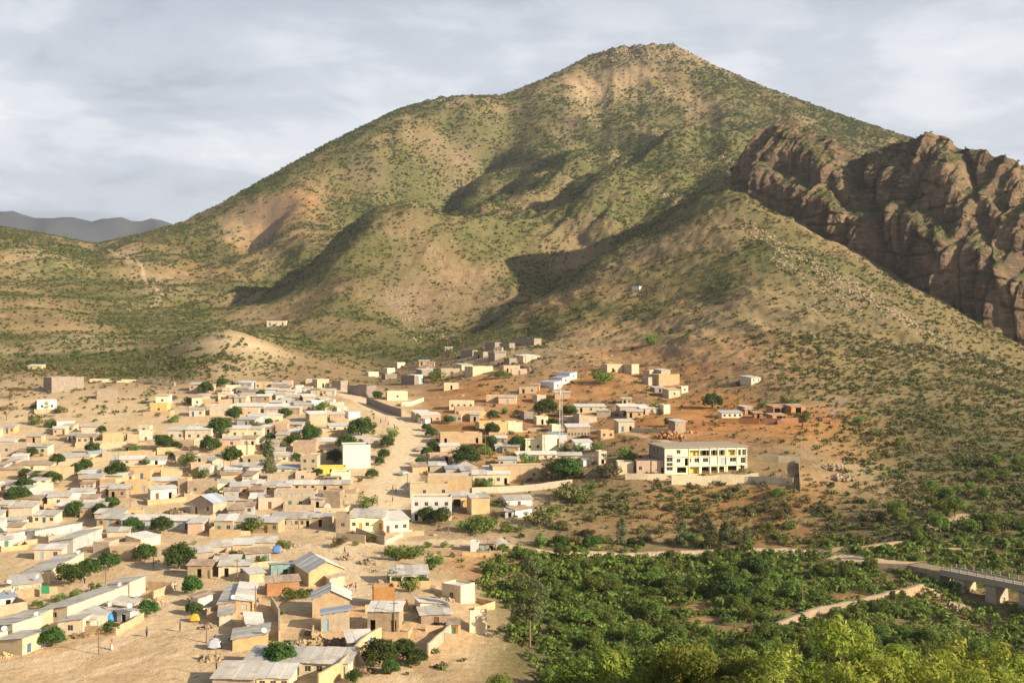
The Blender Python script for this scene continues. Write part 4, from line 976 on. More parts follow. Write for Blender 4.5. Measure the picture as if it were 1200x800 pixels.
H(o,590,470,720,468,20,6,'f','mud','flat','')
H(o,740,455,830,452,22,6,'f','mud','flat','')
H(o,570,545,750,540,28,7,'f','mud','flat','')
H(o,830,480,930,476,25,6,'s','tan','rust','')
H(o,900,540,985,536,40,6,'f','mud','flat','D')
H(o,760,560,850,556,28,5,'f','mud','flat','')
H(o,570,500,680,496,20,5,'s','tan','zincw','WW')
H(o,690,500,775,498,18,5,'s','white','zinc','O')
H(o,420,470,480,468,20,4,'s','cream','blue','')
H(o,1040,575,1130,572,30,5,'s','yellow','rust','')
H(o,1000,520,1050,516,40,4,'e','tan','zincw','D')
o = (220, 430, 8)
H(o,205,455,400,455,92,8,'f','cream','flat','')
H(o,430,440,718,440,72,7,'s','cream','zincw','DWWWW D',label='long cream hall with bright roof at the back of the town')
H(o,722,432,890,432,62,6,'s','cream','zincw','DO')
H(o,45,370,130,368,85,5,'s','cream','rust','W')
H(o,140,322,220,320,55,5,'s','tan','zinc','')
H(o,290,322,430,320,60,6,'r','pink','zincw','WW')
H(o,362,240,500,238,60,5,'f','cream','flat','',label='cream cube standing highest behind the long cream hall')
H(o,500,325,638,322,60,5,'s','cream','zinc','DO')
H(o,580,520,740,515,60,5,'s','white','zincw','DWD',label='white house with three openings beside a round tree')
H(o,750,502,890,500,52,5,'s','cream','zincw','')
H(o,735,300,828,298,60,5,'s','cream','zincw','')
H(o,832,322,920,320,60,5,'s','cream','zinc','')
H(o,895,407,995,404,46,5,'s','cream','zincw','')
H(o,1002,392,1078,390,55,5,'s','cream','zinc','D')
H(o,1085,342,1200,340,62,5,'s','tan','zincw','')
H(o,1010,242,1075,242,62,4,'f','white','flat','',label='small white cube at the top of the stepped row')
H(o,1110,168,1200,168,42,5,'s','cream','zincw','')
H(o,740,250,830,250,36,5,'s','cream','zincw','')
H(o,840,258,925,258,36,5,'s','cream','zincw','')
H(o,930,268,1010,268,36,5,'s','cream','zincw','')
H(o,825,725,935,725,90,5,'s','mud','zinc','WD')
H(o,822,640,930,640,100,5,'f','mud','flat','')
H(o,985,642,1120,642,46,6,'s','tan','zincw','WWW')
H(o,985,800,1200,800,92,7,'f','mud','flat','')
H(o,1150,525,1235,522,80,6,'s','tan','zinc','')
o = (260, 480, 8)
H(o,400,428,560,428,36,5,'r','mud','zinc','')
H(o,480,490,688,488,55,5,'s','cream','zinc','DWD')
H(o,738,602,893,602,160,6,'f','tan','flat',['WO','WW'],storeys=2,label='two storey tan house with raw upper walls in the crowded middle')
H(o,130,600,378,590,60,6,'s','tin','zinc','',label='wide tin roofed shed in front of the yellow awning house')
H(o,520,607,733,602,45,5,'s','tan','blue','DO')
H(o,1022,690,1192,688,95,7,'f','lemon','flat','W',label='pale yellow house with a brown window beside the main road')
H(o,890,602,1160,598,50,6,'f','yellow','flat','OOO',label='ochre edged unfinished floor with a row of pillars')
H(o,180,760,378,758,65,5,'s','mud','zincw','DW')
H(o,382,770,588,768,60,5,'s','cream','zinc','WO')
H(o,592,760,888,758,52,5,'s','mud','zincw','WOWO')
H(o,892,760,1190,756,52,5,'s','mud','zinc','OO')
H(o,905,350,1070,346,50,6,'s','tan','zincw','')
H(o,650,335,720,330,30,5,'f','mud','flat','')
H(o,1010,210,1180,206,60,5,'s','cream','zincw','W')
H(o,900,230,1030,226,45,5,'r','tan','rust','')
H(o,770,580,890,578,40,4,'f','pink','flat','')
H(o,0,500,110,495,60,5,'f','cream','flat','W')
H(o,690,670,820,668,70,5,'f','pink','flat','W')
H(o,430,665,680,660,30,5,'f','tan','flat','')
o = (200, 420, 4)
H(o,810,516,935,513,106,9,'f','white','flat','',right=['WWW','WWW'],storeys=2,label='tall bright white block with raised pillars before it, beside the road')
o = (260, 560, 8)
H(o,258,287,385,285,92,6,'s','tan','zincw','OD',label='tan house with pale roof and a dark doorway beside the concrete frame house')
H(o,492,272,880,268,142,6,'f','tan','flat',['WDWW','SSSS'],storeys=2,label='unfinished two storey house with pale concrete frame')
H(o,652,262,850,260,40,3,'s','tan','zinc','W')
H(o,950,282,1108,284,150,6,'f','stone','flat','',label='blank walled stone house with flat roof before the main road')
o = (480, 470, 8)
H(o,110,207,290,202,76,6,'s','mud','zincw','DOW')
H(o,372,76,600,76,72,6,'f','cream','flat','WWWW',label='cream house with painted panels below the orange mound')
H(o,425,104,700,102,30,5,'f','mud','flat','')
H(o,462,168,740,164,60,6,'f','mud','flat','')
H(o,655,292,918,287,86,8,'f','mud','flat','',label='large walled mud house with stepped shaded side')
H(o,925,285,1058,282,80,7,'f','cream','flat','')
H(o,290,400,680,395,92,6,'f','mud','flat','O  O',label='long bare mud house with flat roof beside the road trees')
H(o,290,472,480,467,36,5,'s','tan','zincw','')
H(o,190,577,400,572,70,6,'f','mud','flat',' O')
H(o,430,662,640,656,40,5,'e','tan','zincw','')
H(o,590,782,935,780,95,6,'s','cream','zincw','WWWWO',label='cream house with four windows behind the long boundary wall')
H(o,780,752,1296,742,130,8,'f','mud','flat',' W  W ',label='broad mud house with two small windows and a flat roof')
H(o,1075,180,1160,178,75,5,'f','grey','flat','')
H(o,150,210,200,205,45,4,'s','white','blue','')
o = (600, 460, 8)
H(o,128,554,283,552,100,7,'f','lemon','flat','WW',label='lower lemon yellow house with paired windows under the lattice mast')
H(o,285,558,422,554,142,7,'b','lemon','flat','',label='taller lemon yellow house with a slanted top under the lattice mast')
H(o,48,632,428,627,46,5,'s','cream','zincw','WWDWW',label='long cream house with bright roof in front of the lemon yellow house')
H(o,434,692,650,692,102,5,'s','tan','zinc','WDW',label='tan house with three openings downhill of the lattice mast')
H(o,397,697,508,694,36,3,'f','cream','flat','')
H(o,668,684,742,682,46,3,'s','white','zincw','',label='small white shed beside the narrow cream tower')
H(o,812,670,890,668,112,4,'f','cream','flat',['O','W'],storeys=2,label='narrow cream tower house with one opening above another')
H(o,594,547,752,544,82,5,'s','white','zincw','',label='bright white shed with rusty top among small trees')
H(o,517,442,733,440,120,6,'s','mud','zincw','WWWWWWW',label='mud house with a band of seven windows under a pale roof')
H(o,352,482,515,480,95,4,'s','white','blue','D',label='white house with blue grey roof right behind the lattice mast')
H(o,375,372,458,370,65,4,'f','cream','flat','')
H(o,832,434,958,432,72,5,'f','mud','flat','WW')
H(o,997,367,1150,364,95,5,'s','tan','zincw','BO')
H(o,602,187,880,185,56,6,'s','tan','zincw','OWO')
H(o,628,292,800,287,70,5,'r','tan','flat','')
H(o,1012,217,1190,215,86,6,'s','tan','zincw','OO')
H(o,510,282,615,280,50,5,'f','cream','flat','')
H(o,230,300,340,298,70,5,'f','cream','flat','O')
H(o,1200,205,1420,203,60,6,'s','tan','zincw','OWO')
o = (740, 410, 8)
H(o,405,782,512,777,112,4,'s','stone','zincw','',label='narrow stone hut with pale roof at the edge of the orange earth')
H(o,300,600,365,598,80,4,'f','cream','flat','')
H(o,845,642,1045,640,52,5,'s','cream','blue','WWWW',label='cream house with blue grey roof and four windows beside the brick kilns')
H(o,1060,602,1145,600,46,4,'s','brick','zinc','O')
H(o,1112,312,1225,308,52,6,'s','cream','zinc','WW',label='lonely cream hut with two windows on the scrub slope')
H(o,165,262,268,260,66,5,'f','tan','flat','')
H(o,275,262,370,260,70,5,'s','tan','zincw','W')
H(o,155,332,243,330,70,5,'f','tan','flat','')
H(o,248,337,460,332,100,7,'f','stone','flat','',label='broad stone house with an empty flat top in the grey cluster')
H(o,345,447,463,444,72,5,'s','tan','flat','W')
H(o,466,402,535,400,56,4,'f','cream','flat','W')
H(o,215,400,320,398,45,4,'s','grey','zinc','O')
o = (600, 400, 8)
H(o,890,292,1110,290,70,6,'f','tan','zincw','O ')
H(o,1118,302,1195,300,82,5,'f','tan','flat','')
H(o,392,446,465,440,62,9,'l','white','blue','W',rot=44,label='lowest of three stepped houses with white ends and grey side walls')
H(o,470,398,540,394,56,7,'l','white','blue','W',rot=44,label='middle of three stepped houses with white ends and grey side walls')
H(o,540,356,610,352,56,9,'l','white','blue','W',rot=44,label='topmost of three stepped houses with white ends and grey side walls')
H(o,235,580,320,578,70,5,'f','tan','flat','')
H(o,105,185,270,180,45,5,'s','tan','zincw',' O ')
o = (480, 380, 8)
H(o,50,560,122,556,80,8,'f','white','flat','',rot=36,label='white ended house with a dark shaded side below the hill track')
H(o,595,462,780,457,60,6,'f','tan','zincw','')
H(o,300,472,470,467,50,6,'f','grey','rust','')
H(o,120,470,285,466,42,5,'s','grey','zincw','')
H(o,882,452,1035,450,60,5,'f','mud','flat','OO')
H(o,1085,347,1200,343,50,5,'s','tan','zincw','O')
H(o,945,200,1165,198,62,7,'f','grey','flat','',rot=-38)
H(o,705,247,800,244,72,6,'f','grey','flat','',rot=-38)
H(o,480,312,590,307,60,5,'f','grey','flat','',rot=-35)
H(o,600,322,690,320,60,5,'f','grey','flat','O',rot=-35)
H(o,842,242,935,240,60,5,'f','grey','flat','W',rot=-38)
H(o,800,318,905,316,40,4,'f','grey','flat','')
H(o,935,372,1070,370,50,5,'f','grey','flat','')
H(o,490,420,590,418,40,5,'s','tan','zincw','')
o = (350, 420, 8)
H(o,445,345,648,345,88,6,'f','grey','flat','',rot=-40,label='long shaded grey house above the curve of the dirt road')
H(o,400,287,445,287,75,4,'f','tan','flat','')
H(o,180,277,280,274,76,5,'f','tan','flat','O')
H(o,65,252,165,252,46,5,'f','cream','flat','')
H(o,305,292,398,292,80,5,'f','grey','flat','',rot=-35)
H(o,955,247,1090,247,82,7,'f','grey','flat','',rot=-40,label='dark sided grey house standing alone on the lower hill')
H(o,815,192,920,190,42,5,'f','grey','zincw','')
H(o,832,392,1020,390,76,6,'f','cream','flat',' W ',label='cream house with one window behind the road retaining wall')
H(o,1095,592,1230,588,86,5,'s','mud','zincw','DO')
H(o,108,607,262,602,86,6,'s','tan','zincw','')
H(o,295,592,430,590,70,5,'s','mud','zincw','')
H(o,475,562,570,557,60,4,'s','white','zinc','')
H(o,290,692,480,687,60,5,'s','cream','zincw','WW')
H(o,0,717,185,714,50,5,'s','tan','zinc','W')
H(o,130,472,215,467,70,4,'f','white','flat','')
H(o,0,402,128,400,50,5,'s','cream','zincw','')
H(o,215,425,310,422,44,5,'s','cream','zinc','')
H(o,60,345,160,343,40,5,'s','cream','zincw','')
H(o,250,500,345,497,40,5,'s','tan','zincw','')
H(o,365,500,450,497,42,5,'s','cream','zincw','D')
H(o,835,140,900,138,45,4,'f','cream','flat','')
H(o,660,170,745,168,38,4,'f','cream','flat','')
H(o,930,82,995,80,40,4,'f','cream','flat','')
H(o,520,800,650,797,40,5,'s','tan','zinc','')
H(o,620,820,755,815,45,5,'s','tan','zinc','')
o = (470, 540, 8)
H(o,85,345,440,340,120,6,'f','tan','flat',' W W',label='tan upper block above the white two storey house')
H(o,250,305,665,302,150,9,'f','mud','zincw','',label='big windowless mud block behind the white two storey house')
H(o,97,562,470,560,212,7,'f','white','flat',['OGGO','WWWW'],storeys=2,label='white two storey house with four upper windows beside the road')
H(o,482,432,648,427,100,5,'s','tan','zinc','GD',dm=5,label='tan shop with an ochre door joined to the white two storey house')
H(o,662,500,830,492,150,5,'s','mud','zinc','',label='tall mud shed with grey roof downhill of the ochre door')
H(o,985,427,1230,420,56,5,'s','white','zinc','D',label='upper long white cabin with grey roof on the dry bank')
H(o,975,532,1066,532,60,3,'s','tin','zinc','O')
H(o,1072,527,1228,510,50,4,'s','white','rust','',label='lower white cabin with rusty roof on the dry bank')
H(o,420,130,560,128,50,5,'s','tan','blue','')
H(o,565,150,655,148,60,5,'s','tan','blue','')
H(o,110,110,250,106,40,6,'s','mud','rust','')
H(o,270,100,420,98,45,6,'s','tan','zincw','')
o = (740, 500, 8)
H(o,48,442,185,442,115,6,'f','pink','flat','W ',label='pink flat roofed room left of the yellow building, at its stone terrace')
H(o,188,442,326,442,115,6,'f','pink','flat',' O',label='pink flat roofed room adjoining the shaded side of the yellow building')
H(o,-130,440,20,440,100,6,'f','cream','flat','',label='cream flat roofed room at the end of the pink rooms')
o = (230, 370, 4)
H(o,330,46,420,46,20,6,'f','cream','flat','OWO',label='solitary pale house at the foot of the mountain spur')
o = (735, 330, 8)
H(o,45,80,110,78,30,5,'f','white','flat','',name='pump_house',label='small white pump house high on the scrub hill',cat='hut')
# ---------------------------------------------------------------- more of the same crowd: plain small houses in the gaps the photograph shows built over
def filler():
    rs = random.Random(5); made = 0; tries = 0
    while made < 150 and tries < 14000:
        tries += 1; z = rs.random()
        if z < 0.62: px, py = rs.uniform(-110, 410), rs.uniform(486, 625)
        elif z < 0.78: px, py = rs.uniform(230, 400), rs.uniform(452, 490)
        elif z < 0.92: px, py = (rs.uniform(515, 760), rs.uniform(455, 560)) if rs.random() < .75 else (rs.uniform(470, 660), rs.uniform(408, 450))
        else: px, py = rs.uniform(-10, 330), rs.uniform(620, 680)
        if px < 200 and py < 505: continue
        p = ground(px, py); w = rs.uniform(3.4, 8.0); dep = rs.uniform(3.5, 5.5); r = max(w, dep) / 2
        c = (p.x, p.y + dep / 2)
        if any(math.hypot(c[0] - a, c[1] - b) < (r + q) * 0.70 for a, b, q in TAKEN): continue
        if any(float(poly_dist(np.array([c[0]]), np.array([c[1]]), pts)[0][0]) < wd + r * 0.9 for pts, wd, v in PATHS[:3]): continue
        if 60 < px < 230 and py > 640: continue
        roof = rs.choice('sssf'); house_at(p, R(rs.uniform(-9, 12)), w, dep, rs.uniform(2.3, 2.9), roof, rs.choice(['mud', 'mud', 'tan', 'tan', 'cream', 'stone', 'tin', 'pink']), 'flat' if roof == 'f' else rs.choice(['zinc', 'zincw', 'rust', 'zinc']), rs.choice(['D', 'DW', 'WDW', 'O', '', 'OW', 'W D']), near=p.y < 262, sheets=p.y < 385)
        made += 1
filler()
# ---------------------------------------------------------------- trees, one by one
TREES_PLACED = []
KN = dict(round='shade_tree', slim='slim_tree', thorn='thorn_tree', shrub='shrub', dryshrub='dry_shrub', rust='rust_shrub', valley='valley_tree', tall='tall_tree', lime='lime_tree', gold='acacia_tree')
def tree_at(loc, kind, width, label, group, hs=1.0, cat='tree', var=None):
    v = TREE[kind][random.randrange(len(TREE[kind])) if var is None else var % len(TREE[kind])]; s = width / v[2]
    o = empty(KN[kind], (loc[0], loc[1], loc[2] - 0.05), random.random() * 6.28, label=label, category=cat, group=group); o.scale = (s, s, s * hs)
    c = bpy.data.objects.new('crown', v[0]); link(c, o); t = bpy.data.objects.new('trunk' if cat == 'tree' else 'stems', v[1]); link(t, o)
    TREES_PLACED.append(o); return o
def T(o, lst):
    ox, oy, sc = o
    for it in lst:
        x, y, w = it[:3]; k = it[3] if len(it) > 3 else 'round'; hs = it[4] if len(it) > 4 else 1.0
        px, py = ox + x/sc, oy + y/sc; p = ground(px, py, 150); wm = max(1.1, min(9.5, w / sc / (F / p.y)))
        if k == 'round': lab, grp, cat = 'dark green round shade tree between the town houses', 'round shade trees of the town', 'tree'
        elif k in ('shrub',): lab, grp, cat = 'low green shrub in the town', 'green shrubs of the town', 'shrub'
        elif k == 'dryshrub': lab, grp, cat = 'olive dry shrub on the slopes near the houses', 'dry shrubs near the houses', 'shrub'
        elif k == 'thorn': lab, grp, cat = 'flat topped thorn tree on the bare outskirts', 'thorn trees of the outskirts', 'tree'
        elif k == 'slim': lab, grp, cat = 'slim grey green tree standing in the town', 'slim trees', 'tree'
        else: lab, grp, cat = 'green tree on the slope', 'slope trees', 'tree'
        big = wm > 6.2
        if k == 'round':
            q = float(poly_dist(np.array([p.x]), np.array([p.y]), PATHS[0][0])[0][0])
            if q < 14: lab, grp = 'round shade tree lining the main dirt road', 'roadside shade trees'
            elif p.y < 262: lab, grp = ('broad' if big else 'compact') + ' round shade tree around the sandy square', 'shade trees around the square'
            elif p.x > -25: lab, grp = 'round shade tree among the houses uphill of the road', 'shade trees of the upper quarter'
            else: lab = ('broad' if big else 'compact') + ' round shade tree between the crowded town houses'
        tree_at(p, k, wm, lab, grp, hs, cat)
S, D_, A = 'shrub', 'dryshrub', 'thorn'
T((0,600,4), [(620,100,95),(755,100,105),(680,230,105),(840,265,150),(1025,265,90),(1100,250,90),(900,390,95,'round',1.3),(510,270,110),(420,300,110),(330,340,130),(455,370,60,S),(350,405,60,S),(275,420,55,S),(690,490,105),(520,570,80),(245,630,125),(910,480,80),(470,25,70),(350,20,80),(1175,90,80),(165,440,40,S),(205,460,60,S)])
T((200,600,4), [(385,95,100,S),(525,170,60,S),(570,410,80,S),(625,400,70,S),(510,735,165),(640,748,80),(430,240,50,S),(1060,225,90,S),(1110,215,80,S),(1040,200,60,S),(935,140,45,S),(870,155,30,S),(780,165,80,D_),(1050,330,80,S),(1120,370,90,S),(1170,340,60,S),(980,725,170),(1090,690,125),(1150,720,100),(860,800,80),(1030,760,90)])
T((400,600,4), [(340,215,80,S),(430,260,90,S),(410,165,40,S),(480,165,40,S),(400,45,90),(470,55,100),(680,92,110,S),(600,92,90,S),(780,92,60,S),(140,130,44,S)])
T((0,420,4), [(960,160,60),(940,245,40,S),(1100,290,80),(1030,370,120),(985,440,100),(1090,490,100),(755,395,45),(770,427,90),(830,425,45),(800,460,40,S),(685,500,45,S),(875,505,90,S),(630,440,60,S),(435,450,75,'round'),(530,455,45,S),(400,525,70),(360,535,60),(550,572,110),(270,500,70),(150,460,60),(210,445,50),(120,565,65),(245,592,85),(175,575,60),(120,630,95),(80,688,115),(350,742,95),(525,705,75),(470,742,80),(285,385,50,A),(475,350,45),(165,310,60,S),(235,320,60,S),(30,290,110,A),(70,190,90,A),(120,175,60,A),(165,235,40,S),(215,240,50,S),(280,255,50,D_),(540,130,60,A),(945,562,60,S),(1010,640,60,S),(600,612,30,S),(810,300,50,S),(890,215,50,S),(1040,130,50)])
T((200,420,4), [(165,165,70),(425,185,50),(458,562,80,'slim',1.0),(575,405,65),(655,390,100),(895,372,135),(590,480,50),(770,490,85),(690,550,45),(825,432,100),(1040,370,60,S),(1015,420,70),(1000,470,60),(980,500,50),(945,562,60),(540,280,60),(460,310,40),(470,385,50),(512,425,60,S),(370,430,40,S),(705,250,70,S),(400,325,50,S),(970,190,50),(920,700,80,S)])
T((400,420,4), [(505,305,50),(710,280,50),(400,340,45),(425,370,60),(430,430,60),(400,460,60),(370,500,50),(700,420,75),(705,360,75),(825,432,90),(590,510,140),(765,260,40,S),(960,272,120),(990,325,60),(1070,272,70),(885,500,80,S),(1060,572,140),(800,475,60,S),(680,602,60,S),(650,602,60,S),(1110,440,60,S),(1040,440,50,S),(740,95,60,S),(680,450,60,S),(1060,660,120,D_),(950,780,120,D_),(440,110,80,S)])
T((600,380,4), [(740,480,55),(670,415,70,S),(545,635,90,S),(400,590,55,S),(320,590,50,S),(240,722,160,D_),(460,720,110,D_),(660,680,40,S),(690,680,40,S),(430,280,90,S),(940,395,90),(290,720,110,D_),(650,100,70,S)])
T((840,440,4), [(400,215,70,S),(370,140,50,S),(215,150,50,S),(320,130,50,S),(660,230,60,S),(740,280,60,D_),(850,330,60,S)])
# the dry bank under the yellow building
n0 = 0
while n0 < 64:
    px, py = random.uniform(640, 1075), random.uniform(572, 640)
    if py < 572 + max(0, (px - 930)) * 0.12: continue
    if 560 < py < 600 and 930 < px < 1030 and random.random() < .6: continue
    p = ground(px, py); k = random.choice(['dryshrub', 'dryshrub', 'shrub'])
    tree_at(p, k, random.uniform(2.0, 4.6), 'olive dry shrub on the bank below the yellow building' if k == 'dryshrub' else 'green shrub on the bank below the yellow building', 'shrubs on the dry bank' if k == 'dryshrub' else 'green shrubs on the dry bank', 0.9, 'shrub'); n0 += 1
# valley floor: thicket of separate trees, thinner round the field plots
FREE = [(815,714,30,12),(822,728,30,12),(870,742,40,14),(1000,700,46,16),(930,722,40,10),(1060,690,60,26),(1100,664,60,12),(560,760,60,50),(640,775,34,24),(1150,700,80,50),(1180,740,70,30),(960,735,60,12),(740,705,26,8),(680,660,30,7),(840,690,24,7)]
placed = []; tries = 0
while len(placed) < 215 and tries < 6000:
    tries += 1; px, py = random.uniform(545, 1225), random.uniform(644, 812)
    if px < float(np.interp(py, [640, 690, 740, 800], [556, 562, 604, 652])) + random.gauss(4, 14): continue
    if any(((px - a) / c) ** 2 + ((py - b) / d) ** 2 < 1 for a, b, c, d in FREE): continue
    if px > 930 and py < 665 and random.random() < .5: continue
    p = ground(px, py); r = random.uniform(1.0, 2.9) * (0.75 if py < 675 else 1.0)
    if any((p - q).length < (r + s) * 0.62 for q, s in placed): continue
    if float(_bil(A_ROAD, px, p.y)) > 0.2: continue
    placed.append((p, r)); k = 'valley' if random.random() < 0.62 else ('shrub' if random.random() < .8 else 'round')
    if k == 'valley': tree_at(p, k, 2 * r, 'leafy green tree in the valley thicket', 'trees of the valley thicket', 0.85)
    elif k == 'shrub': tree_at(p, k, 1.7 * r, 'bushy green shrub in the valley thicket', 'shrubs of the valley thicket', 1.0, 'shrub')
    else: tree_at(p, k, 1.9 * r, 'dark dense tree in the valley thicket', 'dark trees of the valley thicket')
# greenery of the far bank on the right
n0 = 0
while n0 < 46:
    px, py = random.uniform(1040, 1230), random.uniform(540, 640)
    if (px - 1040) * 0.55 < (640 - py) - 40: continue
    p = ground(px, py); tree_at(p, 'valley' if random.random() < .6 else 'shrub', random.uniform(2.4, 5.5), 'green tree of the orchard slope beyond the bridge', 'orchard trees beyond the bridge'); n0 += 1
for x, y, w, k, hs in ((215,150,60,'rust',1.2),(295,160,56,'rust',1.3),(225,162,70,'round',1),(370,172,80,'round',1),(515,152,62,'slim',.9),(560,156,50,'round',1),(600,166,50,'round',1),(800,165,68,'slim',.8),(930,172,80,'slim',.7),(1000,168,70,'slim',.8),(1100,172,52,'slim',.9),(130,160,70,'shrub',1)):
    p = ground(600 + x/4, 600 + y/4); tree_at(p, k, w / 4 / (F / p.y), {'rust': 'rust coloured shrub beside the valley road', 'round': 'round tree beside the valley road', 'slim': 'grey green slender tree beside the valley road', 'shrub': 'green shrub at the valley road bend'}[k], 'plants along the valley road', hs, 'shrub' if k in ('rust', 'shrub') else 'tree')
for x, y, w, k in ((735,375,100,'round'),(830,395,110,'round'),(1000,400,150,'round'),(1150,300,120,'round')):
    p = ground(600 + x/4, 600 + y/4); tree_at(p, k, w / 4 / (F / p.y), 'large dark tree by the red field plots', 'large dark valley trees')
p = ground(621, 757); tree_at(p, 'tall', 7.0, 'tall open tree with a pale bare stem rising from the thicket', None, 1.0)
# tall trees on the viewer's own hillside, their crowns reach into the picture
def fore(px, top, d, kind, width, lab, grp, var):
    X = (px - 600) / F * d; z = float(HZ(X, d)); zt = CZ - (top + 26 - 400) / F * d; v = TREE[kind][var % 3]; h = zt - z
    o = tree_at((X, d, z), kind, width, lab, grp, 1.0, 'tree', var); o.scale[2] = h / v[3]
for i, (px, top, d, w) in enumerate(((760,742,62,10.5),(845,738,58,9.0),(905,752,64,9.0),(700,772,66,8.0))): fore(px, top, d, 'lime', w, 'lime green leafy crown on the near hillside', 'lime trees on the near hillside', i)
for i, (px, top, d, w) in enumerate(((1000,712,54,9.5),(1085,742,50,9.0),(1160,730,58,9.5),(955,758,48,7.0),(1215,752,50,8))): fore(px, top, d, 'gold', w, 'golden green thorn tree crown with fine twigs on the near hillside', 'golden thorn trees on the near hillside', i)
for i, (px, top, d, w) in enumerate(((505,786,80,9),(585,782,84,9),(440,793,78,7))): fore(px, top, d, 'lime', w, 'lime green crown below the bare earth yard', 'lime trees below the yard', i + 1)
# ---------------------------------------------------------------- the yellow building on its terrace
def yellow_building():
    p = ground(828, 556); p.y += 1.0; rot = R(11); W_, Dp, Hh = 27.2, 16.0, 8.5; k = 28.6
    root = empty('villa', p, rot, label='large unfinished yellow building of three levels with open bays on a stone terrace', category='building')
    def op(x0, x1, yt, yb): return ((x0 - 372) / k, (x1 - 372) / k, (430 - yb) / k, (430 - yt) / k)
    glass = [op(*q) for q in ((388,447,250,310),(388,447,318,388),(482,520,205,240),(482,520,285,318),(605,622,282,320),(650,695,282,320),(730,782,282,320),(880,950,282,352),(985,1045,282,320),(1090,1135,282,335),(1090,1130,352,405))]
    bays = [op(*q) for q in ((560,590,282,355),(600,690,212,262),(700,790,212,264),(808,865,212,262),(885,940,212,262),(968,1040,212,262),(1065,1095,212,264),(1105,1140,212,264),(487,575,362,412),(600,690,362,422),(720,790,362,424),(808,865,362,422),(885,935,362,422),(968,1055,360,420))]
    mb = MB(); facade(mb, (-W_/2,0,0), (1,0,0), (0,-1,0), W_, -3, Hh, Hh, glass + bays, 0.35); side = MB()
    so = [(x, x + 1.5, z, z + 1.5) for z in (0.6, 3.4, 6.3) for x in (1.2, 4.6, 8.2)]
    facade(mb, (W_/2,0,0), (0,1,0), (1,0,0), Dp, -3, Hh, Hh, []); facade(mb, (W_/2,Dp,0), (-1,0,0), (0,1,0), W_, -3, Hh, Hh, [])
    mb.build('wall', WM['lemon'], root)
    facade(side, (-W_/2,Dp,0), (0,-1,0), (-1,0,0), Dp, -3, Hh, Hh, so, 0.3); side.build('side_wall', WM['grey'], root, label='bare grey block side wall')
    fill_ops(root, (-W_/2,0,0), (1,0,0), (0,-1,0), [g + ('W' if i != 7 else 'S',) for i, g in enumerate(glass)], DM[1], False)
    fill_ops(root, (-W_/2,Dp,0), (0,-1,0), (-1,0,0), [g + ('W',) for g in so], DM[1], False)
    for i in (1, 5, 9):
        a, b, c, d = bays[i]; m = MB(); m.box(-W_/2 + a - 0.2, -W_/2 + b + 0.2, 1.1, 1.25, c - 0.1, d + 0.1); m.build('recess_wall', WM['yellow'], root)
    for i in (2, 3, 4, 6, 7):
        a, b, c, d = bays[i]; n = 2
        for q in range(n):
            x = -W_/2 + a + (b - a) * (q + 0.5) / n; m = MB(); m.box(x - 0.05, x + 0.05, 0.12, 0.2, c, d); m.build('mullion', FRAME, root)
    for z in (2.75, 5.75):
        m = MB(); m.box(-W_/2 - 0.1, W_/2 + 0.1, -0.28, -0.003, z - 0.12, z + 0.12); m.build('floor_band', WM['lemon'], root)
        m = MB(); m.box(-W_/2, W_/2, 0.36, Dp - 0.2, z - 0.1, z + 0.1); m.build('floor_slab', CONC, root)
    m = MB(); m.slab([(-W_/2 - 0.5, -0.5, Hh + 0.3), (W_/2 + 0.5, -0.5, Hh + 0.3), (W_/2 + 0.5, Dp + 0.4, Hh + 0.3), (-W_/2 - 0.5, Dp + 0.4, Hh + 0.3)], 0.28); m.build('roof', CONC, root)
    for x in (600, 700, 800, 875, 957, 1055, 1148):
        m = MB(); xx = -W_/2 + (x - 372) / k; m.box(xx - 0.13, xx + 0.13, -0.2, -0.004, 0, Hh - 0.01); m.build('pillar', WM['lemon'], root)
    for x in (-9, -2, 5, 11):
        m = MB(); m.tube((x, 6, Hh + 0.3), (x, 6, Hh + 1.1), 0.05, 0.04, 5); m.build('starter_bar', WOOD, root)
yellow_building()

# ---------------------------------------------------------------- boundary and terrace walls
def wall_run(o, pts, h, mt, label, t=0.3, name='boundary_wall', teeth=False, sink=0.6, cat='wall', world=None, group=None):
    if world is None:
        ox, oy, sc = o; P = [ground(ox + x/sc, oy + y/sc) for x, y in pts]
    else: P = world
    Q = []
    for a, b in zip(P[:-1], P[1:]):
        n = max(1, int((Vector((b.x - a.x, b.y - a.y, 0))).length / 2.0))
        for i in range(n): Q.append((a.x + (b.x - a.x) * i / n, a.y + (b.y - a.y) * i / n))
    Q.append((P[-1].x, P[-1].y)); c0 = P[0]
    zs = np.array([float(HZ(x, y)) for x, y in Q]); zm = np.convolve(np.pad(zs, 3, 'edge'), np.ones(7) / 7, 'valid')
    v = []; f = []; rs = random.Random(len(Q))
    for i, (x, y) in enumerate(Q):
        a = Q[max(0, i-1)]; b = Q[min(len(Q)-1, i+1)]; L = math.hypot(b[0]-a[0], b[1]-a[1]) or 1; nx, ny = -(b[1]-a[1]) / L * t/2, (b[0]-a[0]) / L * t/2
        zt = zm[i] + h + rs.uniform(-0.1, 0.1) + (0.35 if teeth and (i // 2) % 2 else 0); zb = min(zs[i], zm[i]) - sink
        for s_, z in ((-1, zb), (1, zb), (1, zt), (-1, zt)): v.append((x + nx*s_ - c0.x, y + ny*s_ - c0.y, z - c0.z))
        if i:
            p, q = 4*(i-1), 4*i
            for k in range(4): f.append((p + k, q + k, q + (k+1) % 4, p + (k+1) % 4))
    f += [(3,2,1,0), tuple(4*(len(Q)-1) + k for k in range(4))]
    return mobj(name, v, f, WM[mt], loc=c0, label=label, category=cat, group=group, kind='thing')
